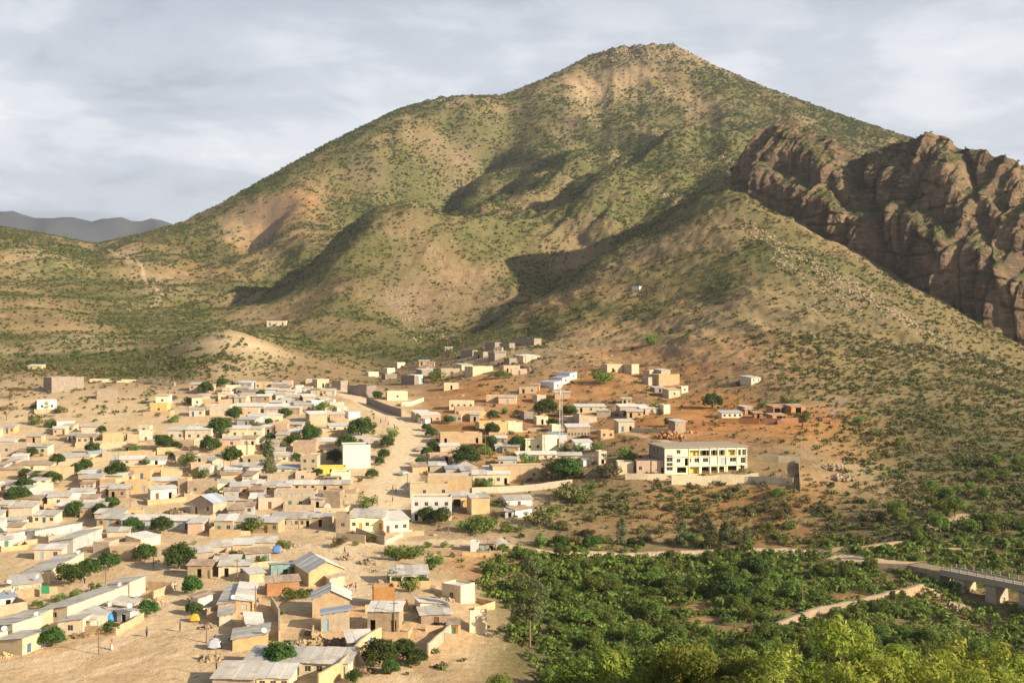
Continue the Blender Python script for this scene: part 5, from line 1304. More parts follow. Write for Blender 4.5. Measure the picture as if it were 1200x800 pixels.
wall_run((400,420,4), [(612,632),(850,622),(1000,606),(1082,590)], 1.9, 'cream', 'long cream boundary wall running below the four windowed house')
wall_run((380,570,8), [(112,496),(250,512),(385,534)], 1.9, 'tan', 'tan front wall of the stone annex yard')
wall_run((380,570,8), [(300,452),(430,500),(570,546)], 2.0, 'tan', 'shaded tan wall before the pale yellow porch house')
wall_run((380,570,8), [(575,540),(700,480),(820,436)], 1.1, 'cream', 'low cream wall leading from the porch house to the road')
wall_run((200,600,4), [(985,604),(890,668),(790,782),(690,835)], 2.6, 'mud', 'high mud wall bending down past the bright roofed house')
wall_run((200,600,4), [(472,440),(508,500),(510,606)], 1.9, 'tan', 'thin tan yard wall between the mud row houses and the gabled house')
wall_run((350,420,8), [(640,425),(720,460),(830,505),(965,548)], 3.2, 'grey', 'grey retaining wall along the curve of the dirt road', 0.5, 'retaining_wall')
wall_run((740,500,8), [(375,537),(600,541),(820,541),(1000,535),(1190,520)], 2.7, 'cream', 'notched pale terrace wall in front of the yellow building', 0.5, 'terrace_wall', True)
wall_run((740,500,8), [(-60,492),(150,494),(368,496)], 1.9, 'cream', 'cream wall below the pink rooms')
wall_run((840,440,4), [(-6,506),(150,506),(358,514)], 2.3, 'cream', 'pale wall closing the front of the empty compound')
wall_run((840,440,4), [(392,545),(388,480),(386,412)], 1.9, 'stone', 'shaded stone wall closing the side of the empty compound')
wall_run((840,440,4), [(384,410),(290,404),(188,398)], 2.0, 'cream', 'low pale wall behind the empty compound')
wall_run((740,410,8), [(825,690),(1010,692),(1200,694)], 2.2, 'brick', 'long red brick wall below the cream house of the kilns')
wall_run((840,440,4), [(210,226),(300,224),(382,220)], 2.0, 'brick', 'short red brick wall at the kiln sheds')
wall_run((740,410,8), [(0,770),(200,775),(400,780)], 1.6, 'tan', 'low tan wall below the orange earth heap')
wall_run((400,600,4), [(600,562),(680,570)], 4.2, 'cream', 'free standing cream wall panel above the thicket')
wall_run((400,600,4), [(540,548),(480,604),(405,672)], 2.0, 'tan', 'tan parapet wall along the edge of the bare earth yard')
wall_run((900,600,4), [(40,552),(140,510),(250,472),(400,442),(590,394)], 1.4, 'stone', 'pale stone terrace wall snaking between field plots', 0.8, 'terrace_wall')
wall_run((900,600,4), [(590,408),(650,396),(722,372)], 1.8, 'stone', 'thick stone terrace end by the bright green plot', 0.9, 'terrace_wall')
wall_run((900,600,4), [(300,188),(460,172),(620,152),(700,132)], 0.9, 'mud', 'cut earth bank above the bridge road', 0.9, 'earth_bank')
wall_run((900,600,4), [(700,182),(860,186),(1060,188)], 1.0, 'mud', 'dry earth bank beyond the bridge', 0.8, 'earth_bank')
wall_run((600,380,4), [(430,190),(560,192),(700,192)], 0.7, 'stone', 'lowest terrace bank behind the tan hill houses', 0.8, 'terrace_bank')
wall_run((480,380,8), [(965,378),(1060,420),(1130,432)], 1.8, 'tan', 'crooked tan wall among the hilltop houses')
wall_run((350,420,8), [(965,448),(1060,440),(1170,398)], 1.7, 'cream', 'cream yard wall downhill of the lower hill house')
wall_run((0,420,4), [(420,110),(640,112),(820,128)], 1.6, 'cream', 'broken cream wall at the edge of the green field')
YARDS = []; CLUTTER = []
def yards():
    rs = random.Random(9); n = 0
    for root, w, dep, h, nd, nw, dmi, base in list(HOUSES):
        if n >= 74 or rs.random() < 0.35: continue
        p = root.location; rz = root.rotation_euler.z
        if p.y > 520 or p.y < 190: continue
        c, s = math.cos(rz), math.sin(rz); fx = rs.uniform(3.2, 5.5); x0 = -w/2 - rs.uniform(0, 2.0); x1 = w/2 + rs.uniform(0, 3.0); side = rs.random() < .5
        loc = [(x0, 0.4), (x0, -fx), (x1, -fx)] if side else [(x1, 0.4), (x1, -fx), (x0, -fx)]
        pts = [Vector((p.x + x*c - y*s, p.y + x*s + y*c, 0)) for x, y in loc]
        mid = [(a + b) / 2 for a, b in zip(pts[:-1], pts[1:])]
        if any(math.hypot(q.x - a, q.y - b) < r * 0.72 and math.hypot(a - p.x, b - p.y) > r + 0.8 for q in pts[1:] + mid for a, b, r in TAKEN): continue
        if any(float(poly_dist(np.array([q.x]), np.array([q.y]), pp)[0][0]) < wd for q in pts + mid for pp, wd, _ in PATHS[:3]): continue
        for q in pts: q.z = float(HZ(q.x, q.y))
        m = rs.choice(['mud', 'mud', 'tan', 'stone', 'cream'])
        YARDS.append(wall_run(None, None, rs.uniform(1.1, 1.9), m, f'{WORD[m]} yard wall bent round the front of a town house', 0.25, 'yard_wall', world=pts, group=f'{WORD[m]} yard walls')); n += 1
yards()

# ---------------------------------------------------------------- the bridge
def bridge():
    zd = CZ - 51.6
    A = Vector((98.8, 261.5, zd)); B = Vector((112.5, 240.5, zd)); dv = (B - A).normalized(); nv = Vector((-dv.y, dv.x, 0)); L = 42.0; Wd = 4.6
    ang = math.atan2(dv.y, dv.x)
    root = empty('bridge', A, ang, label='narrow concrete road bridge on tapered piers over the dry river bed', category='bridge')
    m = MB(); m.box(0, L, -Wd/2, Wd/2, -0.8, 0.0); m.build('deck', CONC, root)
    for s in (-1, 1):
        m = MB(); m.box(0, L, s * (Wd/2 + 0.15) - 0.148, s * (Wd/2 + 0.15) + 0.148, -1.1, 0.22); m.build('edge_beam', CONC, root)
        x = 0.6
        while x < L:
            m = MB(); m.box(x - 0.1, x + 0.1, s * (Wd/2 + 0.15) - 0.1, s * (Wd/2 + 0.15) + 0.1, 0.221, 1.0); m.build('railing_post', CONC, root); x += 2.2
        for z in (0.55, 0.9):
            m = MB(); m.box(0.3, L, s * (Wd/2 + 0.15) + (0.103 if s > 0 else -0.153), s * (Wd/2 + 0.15) + (0.153 if s > 0 else -0.103), z - 0.05, z + 0.05); m.build('rail', CONC, root)
    for i in range(5):
        x = 4.6 + 7.9 * i; pr = MB()
        def ring(hx, hy, z): return [(x - hx, -hy, z), (x + hx, -hy, z), (x + hx, hy, z), (x - hx, hy, z)]
        lv = [(1.6, 2.9, -9.0), (1.55, 2.8, -6.3), (1.35, 2.4, -6.1), (1.2, 2.2, -1.6), (1.35, 2.6, -1.11)]
        v = []; f = []
        for hx, hy, z in lv: v += ring(hx, hy, z)
        for q in range(len(lv) - 1): f += [(4*q + e, 4*q + (e+1) % 4, 4*q + 4 + (e+1) % 4, 4*q + 4 + e) for e in range(4)]
        pr.add(v, f + [(3,2,1,0), (16,17,18,19)]); pr.build('pier', WM['tan'], root)
    m = MB(); m.box(-9, -0.02, -Wd/2 - 0.3, Wd/2 + 0.3, -7, -0.25); m.build('abutment', WM['stone'], root)
    # the embankment that carries the road to the bridge
    C = Vector((82.0, 277.0, 0)); n = 14; v = []; f = []
    for i in range(n + 1):
        t = i / n; c = (A - dv * 8.6).lerp(C, t); g = float(HZ(c.x, c.y)); zt = zd * (1 - t) + (g + 0.1) * t - 0.003; drop = max(0.3, zt - g + 1.5)
        for off, z in ((-Wd/2 - 0.2 - drop * 0.9, zt - drop), (-Wd/2 - 0.2, zt), (Wd/2 + 0.2, zt), (Wd/2 + 0.2 + drop * 0.9, zt - drop)): v.append((c.x + nv.x * off, c.y + nv.y * off, z))
        if i: f += [(4*(i-1) + k, 4*i + k, 4*i + k + 1, 4*(i-1) + k + 1) for k in range(3)]
    me = mobj('bridge_road', v, f, None, kind='structure', label='pale dirt road on a stony embankment leading to the bridge', category='road')
    g_ = N('road_dirt'); nn = g_.noise(g_.pos(), 0.9, 5, 0.6); me.data.materials.append(g_.out(g_.mix(nn, (0.50, 0.36, 0.2), (0.62, 0.47, 0.28)), 0.95, g_.bump(nn, .4, .2), spec=.1)); me.data.materials.append(WM['stone'])
    for i, p in enumerate(me.data.polygons):
        if i % 3 != 1: p.material_index = 1
bridge()

# ---------------------------------------------------------------- lattice mast
def mast():
    p = ground(657, 531); root = empty('lattice_mast', p, R(20), label='slender white lattice radio mast standing behind the lemon yellow house', category='mast'); Hm = 26.0
    def wd(z): return 0.95 - 0.55 * z / Hm
    cs = [(math.cos(a), math.sin(a)) for a in (R(90), R(210), R(330))]
    MM = plain('mast_steel', (0.62, 0.6, 0.57), 0.5)
    for cx, cy in cs:
        m = MB(); m.tube((cx * wd(0), cy * wd(0), -0.5), (cx * wd(Hm), cy * wd(Hm), Hm), 0.075, 0.05, 5); m.build('leg', MM, root)
    z = 0.0; k = 0
    while z < Hm - 1:
        m = MB()
        for i in range(3):
            a, b = cs[i], cs[(i+1) % 3]; m.tube((a[0]*wd(z), a[1]*wd(z), z), (b[0]*wd(z), b[1]*wd(z), z), 0.03, 0.03, 4)
            if k % 2: a, b = b, a
            m.tube((a[0]*wd(z), a[1]*wd(z), z), (b[0]*wd(z+1.2), b[1]*wd(z+1.2), z + 1.2), 0.03, 0.03, 4)
        m.build('brace', MM, root); z += 1.2; k += 1
    for z, a in ((24.5, 0.2), (23.0, 2.4), (21.5, 4.2)):
        m = MB(); m.box(math.cos(a)*0.7 - 0.15, math.cos(a)*0.7 + 0.15, math.sin(a)*0.7 - 0.15, math.sin(a)*0.7 + 0.15, z - 0.9, z + 0.9); m.build('antenna', MM, root)
    m = MB(); m.tube((0,0,Hm), (0,0,Hm + 2.2), 0.03, 0.015, 5); m.build('spike', MM, root)
mast()

# ---------------------------------------------------------------- utility poles
def pole_proto(h):
    root = empty('utility_pole', (0,0,0)); m = MB(); m.tube((0,0,-0.8), (0,0,h), 0.13, 0.085, 7); m.build('shaft', WOOD, root)
    m = MB(); m.box(-0.8, 0.8, -0.14, -0.06, h - 0.75, h - 0.62); arm = m.build('crossarm', WOOD, root)
    for x in (-0.7, 0.7): m = MB(); m.tube((x, -0.1, h - 0.619), (x, -0.1, h - 0.42), 0.04, 0.03, 6); m.build('insulator', SHUT, arm)
    return root
POLE0 = None
def poles(o, lst):
    global POLE0
    ox, oy, sc = o
    for x, yb, yt in lst:
        p = ground(ox + x/sc, oy + yb/sc); h = (yb - yt) / sc / (F / p.y)
        if POLE0 is None: POLE0 = pole_proto(7.0); q = POLE0
        else: q = copy_tree(POLE0)
        q.location = p; q.scale = (1, 1, max(3.5, h) / 7.0); q.rotation_euler = (R(random.uniform(-1.2, 1.2)), R(random.uniform(-1.2, 1.2)), random.uniform(-0.6, 0.6))
        if p.y < 262: q['label'] = 'wooden utility pole around the sandy square'; q['group'] = 'poles around the square'
        elif float(poly_dist(np.array([p.x]), np.array([p.y]), PATHS[0][0])[0][0]) < 14: q['label'] = 'wooden utility pole beside the main dirt road'; q['group'] = 'poles of the main road'
        elif p.x > 5: q['label'] = 'wooden utility pole on the orange hillside'; q['group'] = 'poles of the hillside'
        else: q['label'] = 'wooden utility pole between the crowded houses'; q['group'] = 'poles between the houses'
        q['category'] = 'pole'
poles((0,600,4), [(463,665,550),(718,262,190),(1112,325,215),(968,610,525),(1015,770,650),(495,335,270),(795,85,40)])
poles((200,600,4), [(398,475,345),(1048,560,410),(600,80,20)])
poles((400,600,4), [(502,105,0)])
poles((0,420,4), [(610,700,600),(355,745,680),(1010,380,300),(1155,470,380),(1080,520,460)])
poles((200,420,4), [(205,370,290),(360,470,390),(480,390,310),(1040,400,330),(955,510,450)])
poles((400,420,4), [(675,460,350),(770,480,400),(445,390,340),(310,600,540)])
poles((740,410,8), [(765,690,450)])
poles((1160-300,600,4), [(322,440,330)])

# ---------------------------------------------------------------- people
SKIN = plain('skin', (0.13, 0.07, 0.042)); HAIR = plain('hair', (0.012, 0.01, 0.009))
CLOTH = [('red', plain('cloth_red', (0.45, 0.05, 0.05))), ('white', plain('cloth_white', (0.7, 0.68, 0.63))), ('blue', plain('cloth_blue', (0.07, 0.13, 0.32))), ('dark', plain('cloth_dark', (0.035, 0.035, 0.045))), ('pink', plain('cloth_pink', (0.6, 0.25, 0.28)))]
def skin_mesh(name, V, E, Rd, root=0):
    me = bpy.data.meshes.new(name); me.from_pydata(V, E, []); ob = bpy.data.objects.new(name, me); COL.objects.link(ob)
    md = ob.modifiers.new('skin', 'SKIN'); md.use_smooth_shade = True; sv = me.skin_vertices[0].data
    for i, r in enumerate(Rd): sv[i].radius = (r, r) if not isinstance(r, tuple) else r; sv[i].use_root = (i == root)
    ob.modifiers.new('sub', 'SUBSURF').levels = 1
    dg = bpy.context.evaluated_depsgraph_get(); out = bpy.data.meshes.new_from_object(ob.evaluated_get(dg)); bpy.data.objects.remove(ob); out.name = name; return out
def figure(step, dress):
    V = [(0,0,.95),(0,0,1.15),(0,0,1.36),(0,0,1.47),(0,-.01,1.56),(0,0,1.70)]; E = [(0,1),(1,2),(2,3),(3,4),(4,5)]; Rd = [(.14,.10),(.13,.095),(.15,.10),.052,(.075,.09),(.07,.085)]
    cl = [[0,1,2],[]]; 
    for s in (-1, 1):
        b = len(V); sw = step * s * 0.22
        V += [(s*.19,0,1.38),(s*.25,-sw*.6,1.12),(s*.24,-sw*1.3-.03,.90),(s*.235,-sw*1.4-.04,.82)]; E += [(2,b),(b,b+1),(b+1,b+2),(b+2,b+3)]; Rd += [.062,.047,.034,.04]
        for q in range(5):
            c = len(V); V += [(s*(.215+.010*q),-sw*1.4-.07+.018*q,.765 if q else .80),(s*(.212+.010*q),-sw*1.4-.065+.018*q,.715+.012*abs(q-2) if q else .765)]; E += [(b+3,c),(c,c+1)]; Rd += [.010,.008]
        l = len(V); V += [(s*.10,0,.88),(s*.105,sw*.7-.02,.50),(s*.105,sw*1.5,.09),(s*.115,sw*1.5-.16,.03)]; E += [(0,l),(l,l+1),(l+1,l+2),(l+2,l+3)]; Rd += [.085,.058,.04,.035]
    body = skin_mesh('body', V, E, Rd)
    arms = []; tv = V[:3]; te = [(0,1),(1,2)]; tr = [(.155,.12),(.15,.115),(.165,.115)]
    for s in (-1, 1):
        b = len(tv); sw = step * s * 0.22; tv += [(s*.19,0,1.385),(s*.25,-sw*.6,1.13)]; te += [(2,b),(b,b+1)]; tr += [.078,.062]
    shirt = skin_mesh('shirt', tv, te, tr)
    mb = MB()
    if dress:
        rings = [(1.0,.17,.125),(.8,.20,.16),(.5,.23,.20),(.2,.27,.24),(.12,.28,.25)]; v = []; f = []; n = 14
        for z, a, b in rings:
            for k in range(n): t = 6.283*k/n; w_ = 1 + 0.07*math.sin(5*t)*(1-z); v.append((a*w_*math.cos(t), b*w_*math.sin(t), z))
        for r_ in range(len(rings)-1):
            for k in range(n): f.append((r_*n+k, (r_+1)*n+k, (r_+1)*n+(k+1)%n, r_*n+(k+1)%n))
        low = bpy.data.meshes.new('skirt'); low.from_pydata(v, [], f); low.update()
    else:
        tv = [(0,0,.97)]; te = []; tr = [(.155,.12)]
        for s in (-1, 1):
            b = len(tv); sw = step * s * 0.22; tv += [(s*.10,0,.88),(s*.105,sw*.7-.02,.50),(s*.105,sw*1.5,.12)]; te += [(0,b),(b,b+1),(b+1,b+2)]; tr += [.1,.078,.065]
        low = skin_mesh('trousers', tv, te, tr)
    hb = bmesh.new(); bmesh.ops.create_icosphere(hb, subdivisions=2, radius=.105)
    for v in hb.verts: v.co = Vector((v.co.x*.85, v.co.y*1.0+.018, max(v.co.z, -.02 if v.co.y < 0 else -.07) + 1.685))
    hm = bpy.data.meshes.new('hair'); hb.to_mesh(hm); hb.free()
    return body, shirt, low, hm
FIG = [figure(0.0, False), figure(1.0, False), figure(0.4, True)]
for fb, fs, fl, fh in FIG: fb.materials.append(SKIN); fh.materials.append(HAIR)
CM = {}
def person(px, py, kind, ci, cj, label, rz=None, group='people of the town'):
    p = ground(px, py); b, s, l, h = FIG[kind]
    o = bpy.data.objects.new('person', b); o.location = p; o.rotation_euler = (0, 0, random.uniform(0, 6.28) if rz is None else rz); link(o); fin(o, label=label, category='person', group=group)
    for nm, me, c in (('shirt', s, ci), ('skirt' if kind == 2 else 'trousers', l, cj), ('hair', h, None)):
        if c is not None:
            if (me.name, c) not in CM: m2 = me.copy(); m2.materials.append(CLOTH[c][1]); CM[(me.name, c)] = m2
            me = CM[(me.name, c)]
        link(bpy.data.objects.new(nm, me), o)
PPL = [(131,761,2,4,1),(172,746,0,2,3),(55,634,1,0,3),(60,633,0,1,2),(46,634,2,4,4),(205,691,1,1,3),(200,691,0,2,3),(211,740,0,3,3),(95,683,1,0,2),(99,683,0,1,3),(302,711,1,2,1),(404,649,1,3,3),(417,692,0,3,2),(460,575,1,3,3),(460,588,0,2,3),(442,593,1,3,2),(464,578,0,3,3),(252,755,0,0,3),(258,760,1,1,2),(438,492,1,0,3),(446,496,0,2,3),(455,498,1,1,3),(462,502,0,3,3),(452,493,2,4,4),(408,655,2,0,3)]
for x, y, k, a, b in PPL:
    q = ground(x, y); where = 'on the main dirt road' if float(poly_dist(np.array([q.x]), np.array([q.y]), PATHS[0][0])[0][0]) < 9 else ('on the sandy square' if q.y < 262 else 'on a town lane')
    person(x, y, k, a, b, f"{'walking' if k == 1 else 'standing'} person in a {CLOTH[a][0]} top and {CLOTH[b][0]} {'skirt' if k == 2 else 'trousers'} {where}")

# ---------------------------------------------------------------- vehicles
TYRE = plain('tyre', (0.02, 0.02, 0.02)); GLASS = plain('car_glass', (0.03, 0.035, 0.04), 0.1, 0.5); LAMP = plain('lamp_glass', (0.6, 0.6, 0.55), 0.2, 0.5)
def vehicle(name, px, py, rz, prof, L, Wd, glass, col, label, wheels, cat):
    """prof: side outline (x along length, z); glass: list of side-window outlines"""
    p = ground(px, py); root = empty(name, p, rz, label=label, category=cat); m = MB(); n = len(prof)
    inset = [0.0 if z < 1.0 else 0.12 for x, z in prof]
    v = [(x, -Wd/2 + i, z) for (x, z), i in zip(prof, inset)] + [(x, Wd/2 - i, z) for (x, z), i in zip(prof, inset)]
    m.add(v, [tuple(range(n)), tuple(range(2*n-1, n-1, -1))] + [(i, n+i, n+(i+1)%n, (i+1)%n) for i in range(n)]); b = m.build('body', plain(name + '_paint', col, 0.35, 0.5, 0.1), root)
    for g in glass:
        for s in (-1, 1):
            m = MB(); t = Wd/2 - 0.06; m.add([(x, s * (t - 0.06 * (z - 1)), z) for x, z in g] + [(x, s * (t + 0.02 - 0.06 * (z - 1)), z) for x, z in g], [(0,1,2,3),(4,5,6,7),(0,1,5,4),(1,2,6,5),(2,3,7,6),(3,0,4,7)]); m.build('window', GLASS, root)
    for x in wheels:
        for s in (-1, 1):
            m = MB(); m.tube((x, s*(Wd/2 - 0.2), 0.31), (x, s*(Wd/2 + 0.02), 0.31), 0.31, 0.31, 14); w = m.build('wheel', TYRE, root)
            m = MB(); m.tube((x, s*(Wd/2 + 0.021), 0.31), (x, s*(Wd/2 + 0.03), 0.31), 0.17, 0.17, 10); m.build('rim', LAMP, w)
    for s in (-0.6, 0.6):
        m = MB(); m.box(L/2 - 0.02, L/2 + 0.02, s - 0.16, s + 0.16, 0.62, 0.78); m.build('headlight', LAMP, root)
    return root
car = [(-2.1,.3),(2.1,.3),(2.12,.7),(1.95,.85),(1.05,.97),(.45,1.42),(-1.0,1.45),(-1.75,1.0),(-2.1,.9)]
van = [(-2.4,.3),(2.4,.3),(2.42,.85),(2.25,1.1),(1.6,1.95),(1.3,2.02),(-2.3,2.02),(-2.42,1.8)]
vehicle('car', 472.5, 556, R(72), car, 4.2, 1.7, [[(-.95,1.02),(.0,1.02),(.0,1.36),(-.9,1.38)],[(.08,1.02),(.85,1.02),(.4,1.34),(.08,1.36)]], (0.42,0.42,0.43), 'small silver car parked on the main dirt road', (-1.3,1.35), 'car')
vehicle('minibus', 385, 519, R(8), van, 4.8, 1.75, [[(-2.2,1.2),(-1.1,1.2),(-1.1,1.75),(-2.2,1.75)],[(-1.0,1.2),(.2,1.2),(.2,1.75),(-1.0,1.75)],[(.3,1.2),(1.75,1.2),(1.45,1.75),(.3,1.75)]], (0.7,0.69,0.66), 'white minibus parked between the town houses', (-1.5,1.55), 'minibus')
vehicle('pickup', 492, 528, R(80), [(-2.4,.35),(2.4,.35),(2.42,.85),(1.4,1.0),(.8,1.6),(-.4,1.6),(-.45,.95),(-2.4,.95)], 4.8, 1.75, [[(-.3,1.05),(.35,1.05),(.35,1.5),(-.3,1.5)],[(.42,1.05),(1.2,1.05),(.75,1.5),(.42,1.5)]], (0.5,0.46,0.4), 'dusty beige pickup on the main dirt road', (-1.4,1.45), 'pickup')

# ---------------------------------------------------------------- tarpaulins, heaps, kiln sheds
def tarp(px, py, w, d_, h, col, label, rz=0.2):
    p = ground(px, py); root = empty('tarpaulin_shelter', p, rz, label=label, category='shelter'); n = 9; v = []; f = []
    for i in range(n):
        for j in range(n):
            x, y = (i/(n-1) - .5) * w, (j/(n-1) - .5) * d_; e = max(abs(x)/(w/2), abs(y)/(d_/2)); v.append((x, y, h * (1 - 0.28 * e**2) + 0.12 * math.sin(3.1*x + 1.3) * math.cos(2.7*y) - (0.5 * h * (e - .86) / .14 if e > .86 else 0)))
            if i and j: a = i*n + j; f.append((a - n - 1, a - 1, a, a - n))
    mobj('sheet', v, f, plain('tarp_' + label.split()[0], col, 0.5, 0.3), root, True)
    for x, y in ((-1,-1),(1,-1),(1,1),(-1,1)): m = MB(); m.tube((x*w*.36, y*d_*.36, -.3), (x*w*.36, y*d_*.36, h*.9), .04, .04, 5); m.build('post', WOOD, root)
tarp(371.5, 610, 3.4, 2.6, 2.5, (0.03, 0.17, 0.55), 'blue tarpaulin stall at the end of the tan row house')
tarp(324.5, 648, 2.2, 1.8, 1.9, (0.10, 0.22, 0.5), 'faded blue tarpaulin over the end of the rusty veranda house')
tarp(125, 729, 2.6, 2.0, 2.0, (0.05, 0.28, 0.66), 'bright blue tarpaulin in front of the low tan annex')
tarp(228, 728, 1.9, 1.4, 1.4, (0.6, 0.36, 0.03), 'yellow tarpaulin beside the mud row house')
tarp(383, 598, 2.4, 2.0, 2.1, (0.5, 0.48, 0.44), 'grey cloth awning beside the blue tarpaulin stall')
tarp(251, 760, 2.2, 1.8, 1.8, (0.42, 0.44, 0.5), 'pale grey awning on the shaded side of the mud house')
def heap(px, py, r, h, label, m=None, n=60, at=None, group=None):
    """rubble: one heap of angular lumps"""
    p = at or ground(px, py); rs = random.Random(int(px * 7 + py)); mb = MB()
    for i in range(n):
        a = rs.random() * 6.28; q = r * math.sqrt(rs.random()); z = h * max(0, 1 - (q / r) ** 1.3) * rs.random(); s = rs.uniform(.15, .5) * (r / 2.2) ** .5
        c = Vector((math.cos(a) * q, math.sin(a) * q, z)); rot = Matrix.Rotation(rs.random() * 3, 3, Vector((rs.random(), rs.random(), rs.random())).normalized())
        v = [c + rot @ Vector((x * s * rs.uniform(.7, 1.3), y * s * rs.uniform(.5, 1), zz_ * s * .6)) for zz_ in (-1, 1) for x, y in ((-1,-1),(1,-1),(1,1),(-1,1))]
        mb.add(v, [(3,2,1,0),(4,5,6,7),(0,1,5,4),(1,2,6,5),(2,3,7,6),(3,0,4,7)])
    return mobj('rubble_heap', mb.v, mb.f, m or WM['stone'], loc=p, label=label, category='rubble', group=group)
heap(371, 752, 2.6, 1.1, 'stone rubble heap behind the long cream house', n=80); heap(395, 756, 2.8, 1.2, 'dark timber and stone heap by the cream compound', WOOD, 90); heap(347, 755, 1.6, .8, 'small stone heap near the round tree of the long cream house')
heap(405, 655, 2.0, .9, 'grey rubble heap where two lanes meet'); heap(430, 660, 2.4, 1.2, 'pale boulder heap beside the dirt lane'); heap(247, 772, 1.8, .9, 'rubbish heap at the corner of the mud house'); heap(330, 602, 2.2, 1.0, 'stone heap before the tan row house'); heap(300, 577, 3.0, 2.2, 'orange clay heap beside the tan house', WM['brick'], 110)
heap(340, 640, 2.4, 1.0, 'stone spill at the lane corner by the large gabled store'); heap(985, 560, 4.5, 1.0, 'pale quarry spill on the dry bank', n=160); heap(975, 548, 4.0, 1.0, 'upper pale quarry spill on the dry bank', n=140); heap(205, 600, 2.5, 1.2, 'dark brushwood heap in the mud yard', WOOD, 90); heap(186, 706, 2.0, .8, 'low earth heap by the lone round tree', WM['mud'])
heap(785, 512, 5.0, 2.2, 'orange earth heap above the yellow building', WM['brick'], 150); heap(1118, 712, 3.0, 1.2, 'boulders at the foot of the bridge abutment', n=90); heap(1085, 695, 3.2, 1.2, 'tumbled stones below the bridge road', n=90)
DARK = plain('charred_junk', (0.06, 0.05, 0.045), 0.9, 0.1)
def clutter():
    rs = random.Random(31); n = 0
    for root, w, dep, h, nd, nw, dmi, base in list(HOUSES):
        if rs.random() < 0.62 or root.location.y > 470 or n > 70: continue
        c, s = math.cos(root.rotation_euler.z), math.sin(root.rotation_euler.z); x = rs.choice((-1, 1)) * (w/2 + rs.uniform(0.9, 2.2)); y = rs.uniform(-1.5, dep * .6); p = root.location
        X, Y = p.x + x*c - y*s, p.y + x*s + y*c
        if any(math.hypot(X - a, Y - b) < r * 0.8 for a, b, r in TAKEN) or float(poly_dist(np.array([X]), np.array([Y]), PATHS[0][0])[0][0]) < 7: continue
        k = rs.choice((('stones', None), ('old timber', WOOD), ('dark junk', DARK), ('mud bricks', WM['mud']), ('red bricks', WM['brick'])))
        o_ = heap(rs.random() * 999, n, rs.uniform(.8, 1.9), rs.uniform(.4, 1.0), f'small heap of {k[0]} beside a house', k[1], 34, Vector((X, Y, float(HZ(X, Y)))), f'small heaps of {k[0]}'); CLUTTER.append((o_, k[0])); n += 1
clutter()
def dishes():
    DW = plain('dish_white', (0.72, 0.7, 0.66), 0.4); n = 0; bm = bmesh.new(); bmesh.ops.create_uvsphere(bm, u_segments=14, v_segments=10, radius=1.0)
    bmesh.ops.delete(bm, geom=[v for v in bm.verts if v.co.z > -0.78], context='VERTS')
    for v in bm.verts: v.co = Vector((v.co.x * .85, v.co.y * .85, (v.co.z + 1.0) * .85))
    dm_ = bpy.data.meshes.new('bowl'); bm.to_mesh(dm_); bm.free(); dm_.materials.append(DW); arm = MB(); arm.tube((0,0,0), (0,0,.55), .015, .015, 4); stand = MB(); stand.tube((0,0,-.9), (0,0,.02), .03, .03, 5)
    for root, w, dep, h, nd, nw, dmi, base in HOUSES:
        if root.location.y > 262 or n >= 12 or random.random() < .45: continue
        c, s = math.cos(root.rotation_euler.z), math.sin(root.rotation_euler.z); x, y = w * .4, .35; p = root.location
        o_ = empty('satellite_dish', (p.x + x*c - y*s, p.y + x*s + y*c, p.z + h + 1.15), R(random.uniform(-20, 60)), label=f"white satellite dish on the {base}", category='dish', group='satellite dishes of the square')
        b = bpy.data.objects.new('bowl', dm_); b.rotation_euler = (R(48), 0, 0); link(b, o_); ar = arm.build('feed_arm', DW, b); stand.build('stand', WOOD, o_); n += 1
dishes()
o = (840, 440, 4)
H(o,262,180,340,178,34,5,'s','brick','rust','GG',name='kiln_shed',cat='shed',label='long low brick kiln shed with open front')
H(o,345,178,420,176,34,5,'s','brick','rust','G',name='kiln_shed',cat='shed',label='short brick kiln shed beside the smoking pit')
H(o,258,212,330,210,26,4,'s','brick','rust','G',name='kiln_shed',cat='shed',label='lower brick kiln shed behind the red brick wall')
H(o,128,178,172,176,30,4,'s','brick','zinc','O',name='kiln_shed',cat='shed',label='small brick shed next to the blue grey roofed house')
H(o,175,200,215,200,24,4,'s','brick','rust','O',name='kiln_shed',cat='shed',label='tiny brick lean-to between the kiln sheds')
def brick_stack(px, py, w, d_, h, label):
    p = ground(px, py); mb = MB(); rs = random.Random(int(px)); nz = 5
    for z in range(nz): mb.box(-w/2 + rs.uniform(0, .2), w/2 - rs.uniform(0, .2), -d_/2 + rs.uniform(0, .2), d_/2, h * z / nz - (.4 if z == 0 else 0), h * (z + 1) / nz - .004)
    mobj('brick_stack', mb.v, mb.f, WM['brick'], loc=p, label=label, category='bricks', group='brick stacks at the kilns')
for x, y, w in ((925,492,3.5),(936,494,3),(948,493,4),(958,490,3.2),(968,494,3.4),(978,497,4),(915,497,3),(945,500,3)): brick_stack(x, y, w, 2, 1.5, 'stack of red bricks at the kiln yard')
m_ = mobj('poster', [(-.8,0,0),(.8,0,0),(.8,0,1.6),(-.8,0,1.6),(-.8,.06,0),(.8,.06,0),(.8,.06,1.6),(-.8,.06,1.6)], [(0,1,2,3),(7,6,5,4),(0,4,5,1),(1,5,6,2),(2,6,7,3),(3,7,4,0)], plain('poster_green', (0.05, 0.36, 0.17)), loc=ground(53, 700) + Vector((0, 0, .8)), label='green poster board standing by the tan house', category='poster')

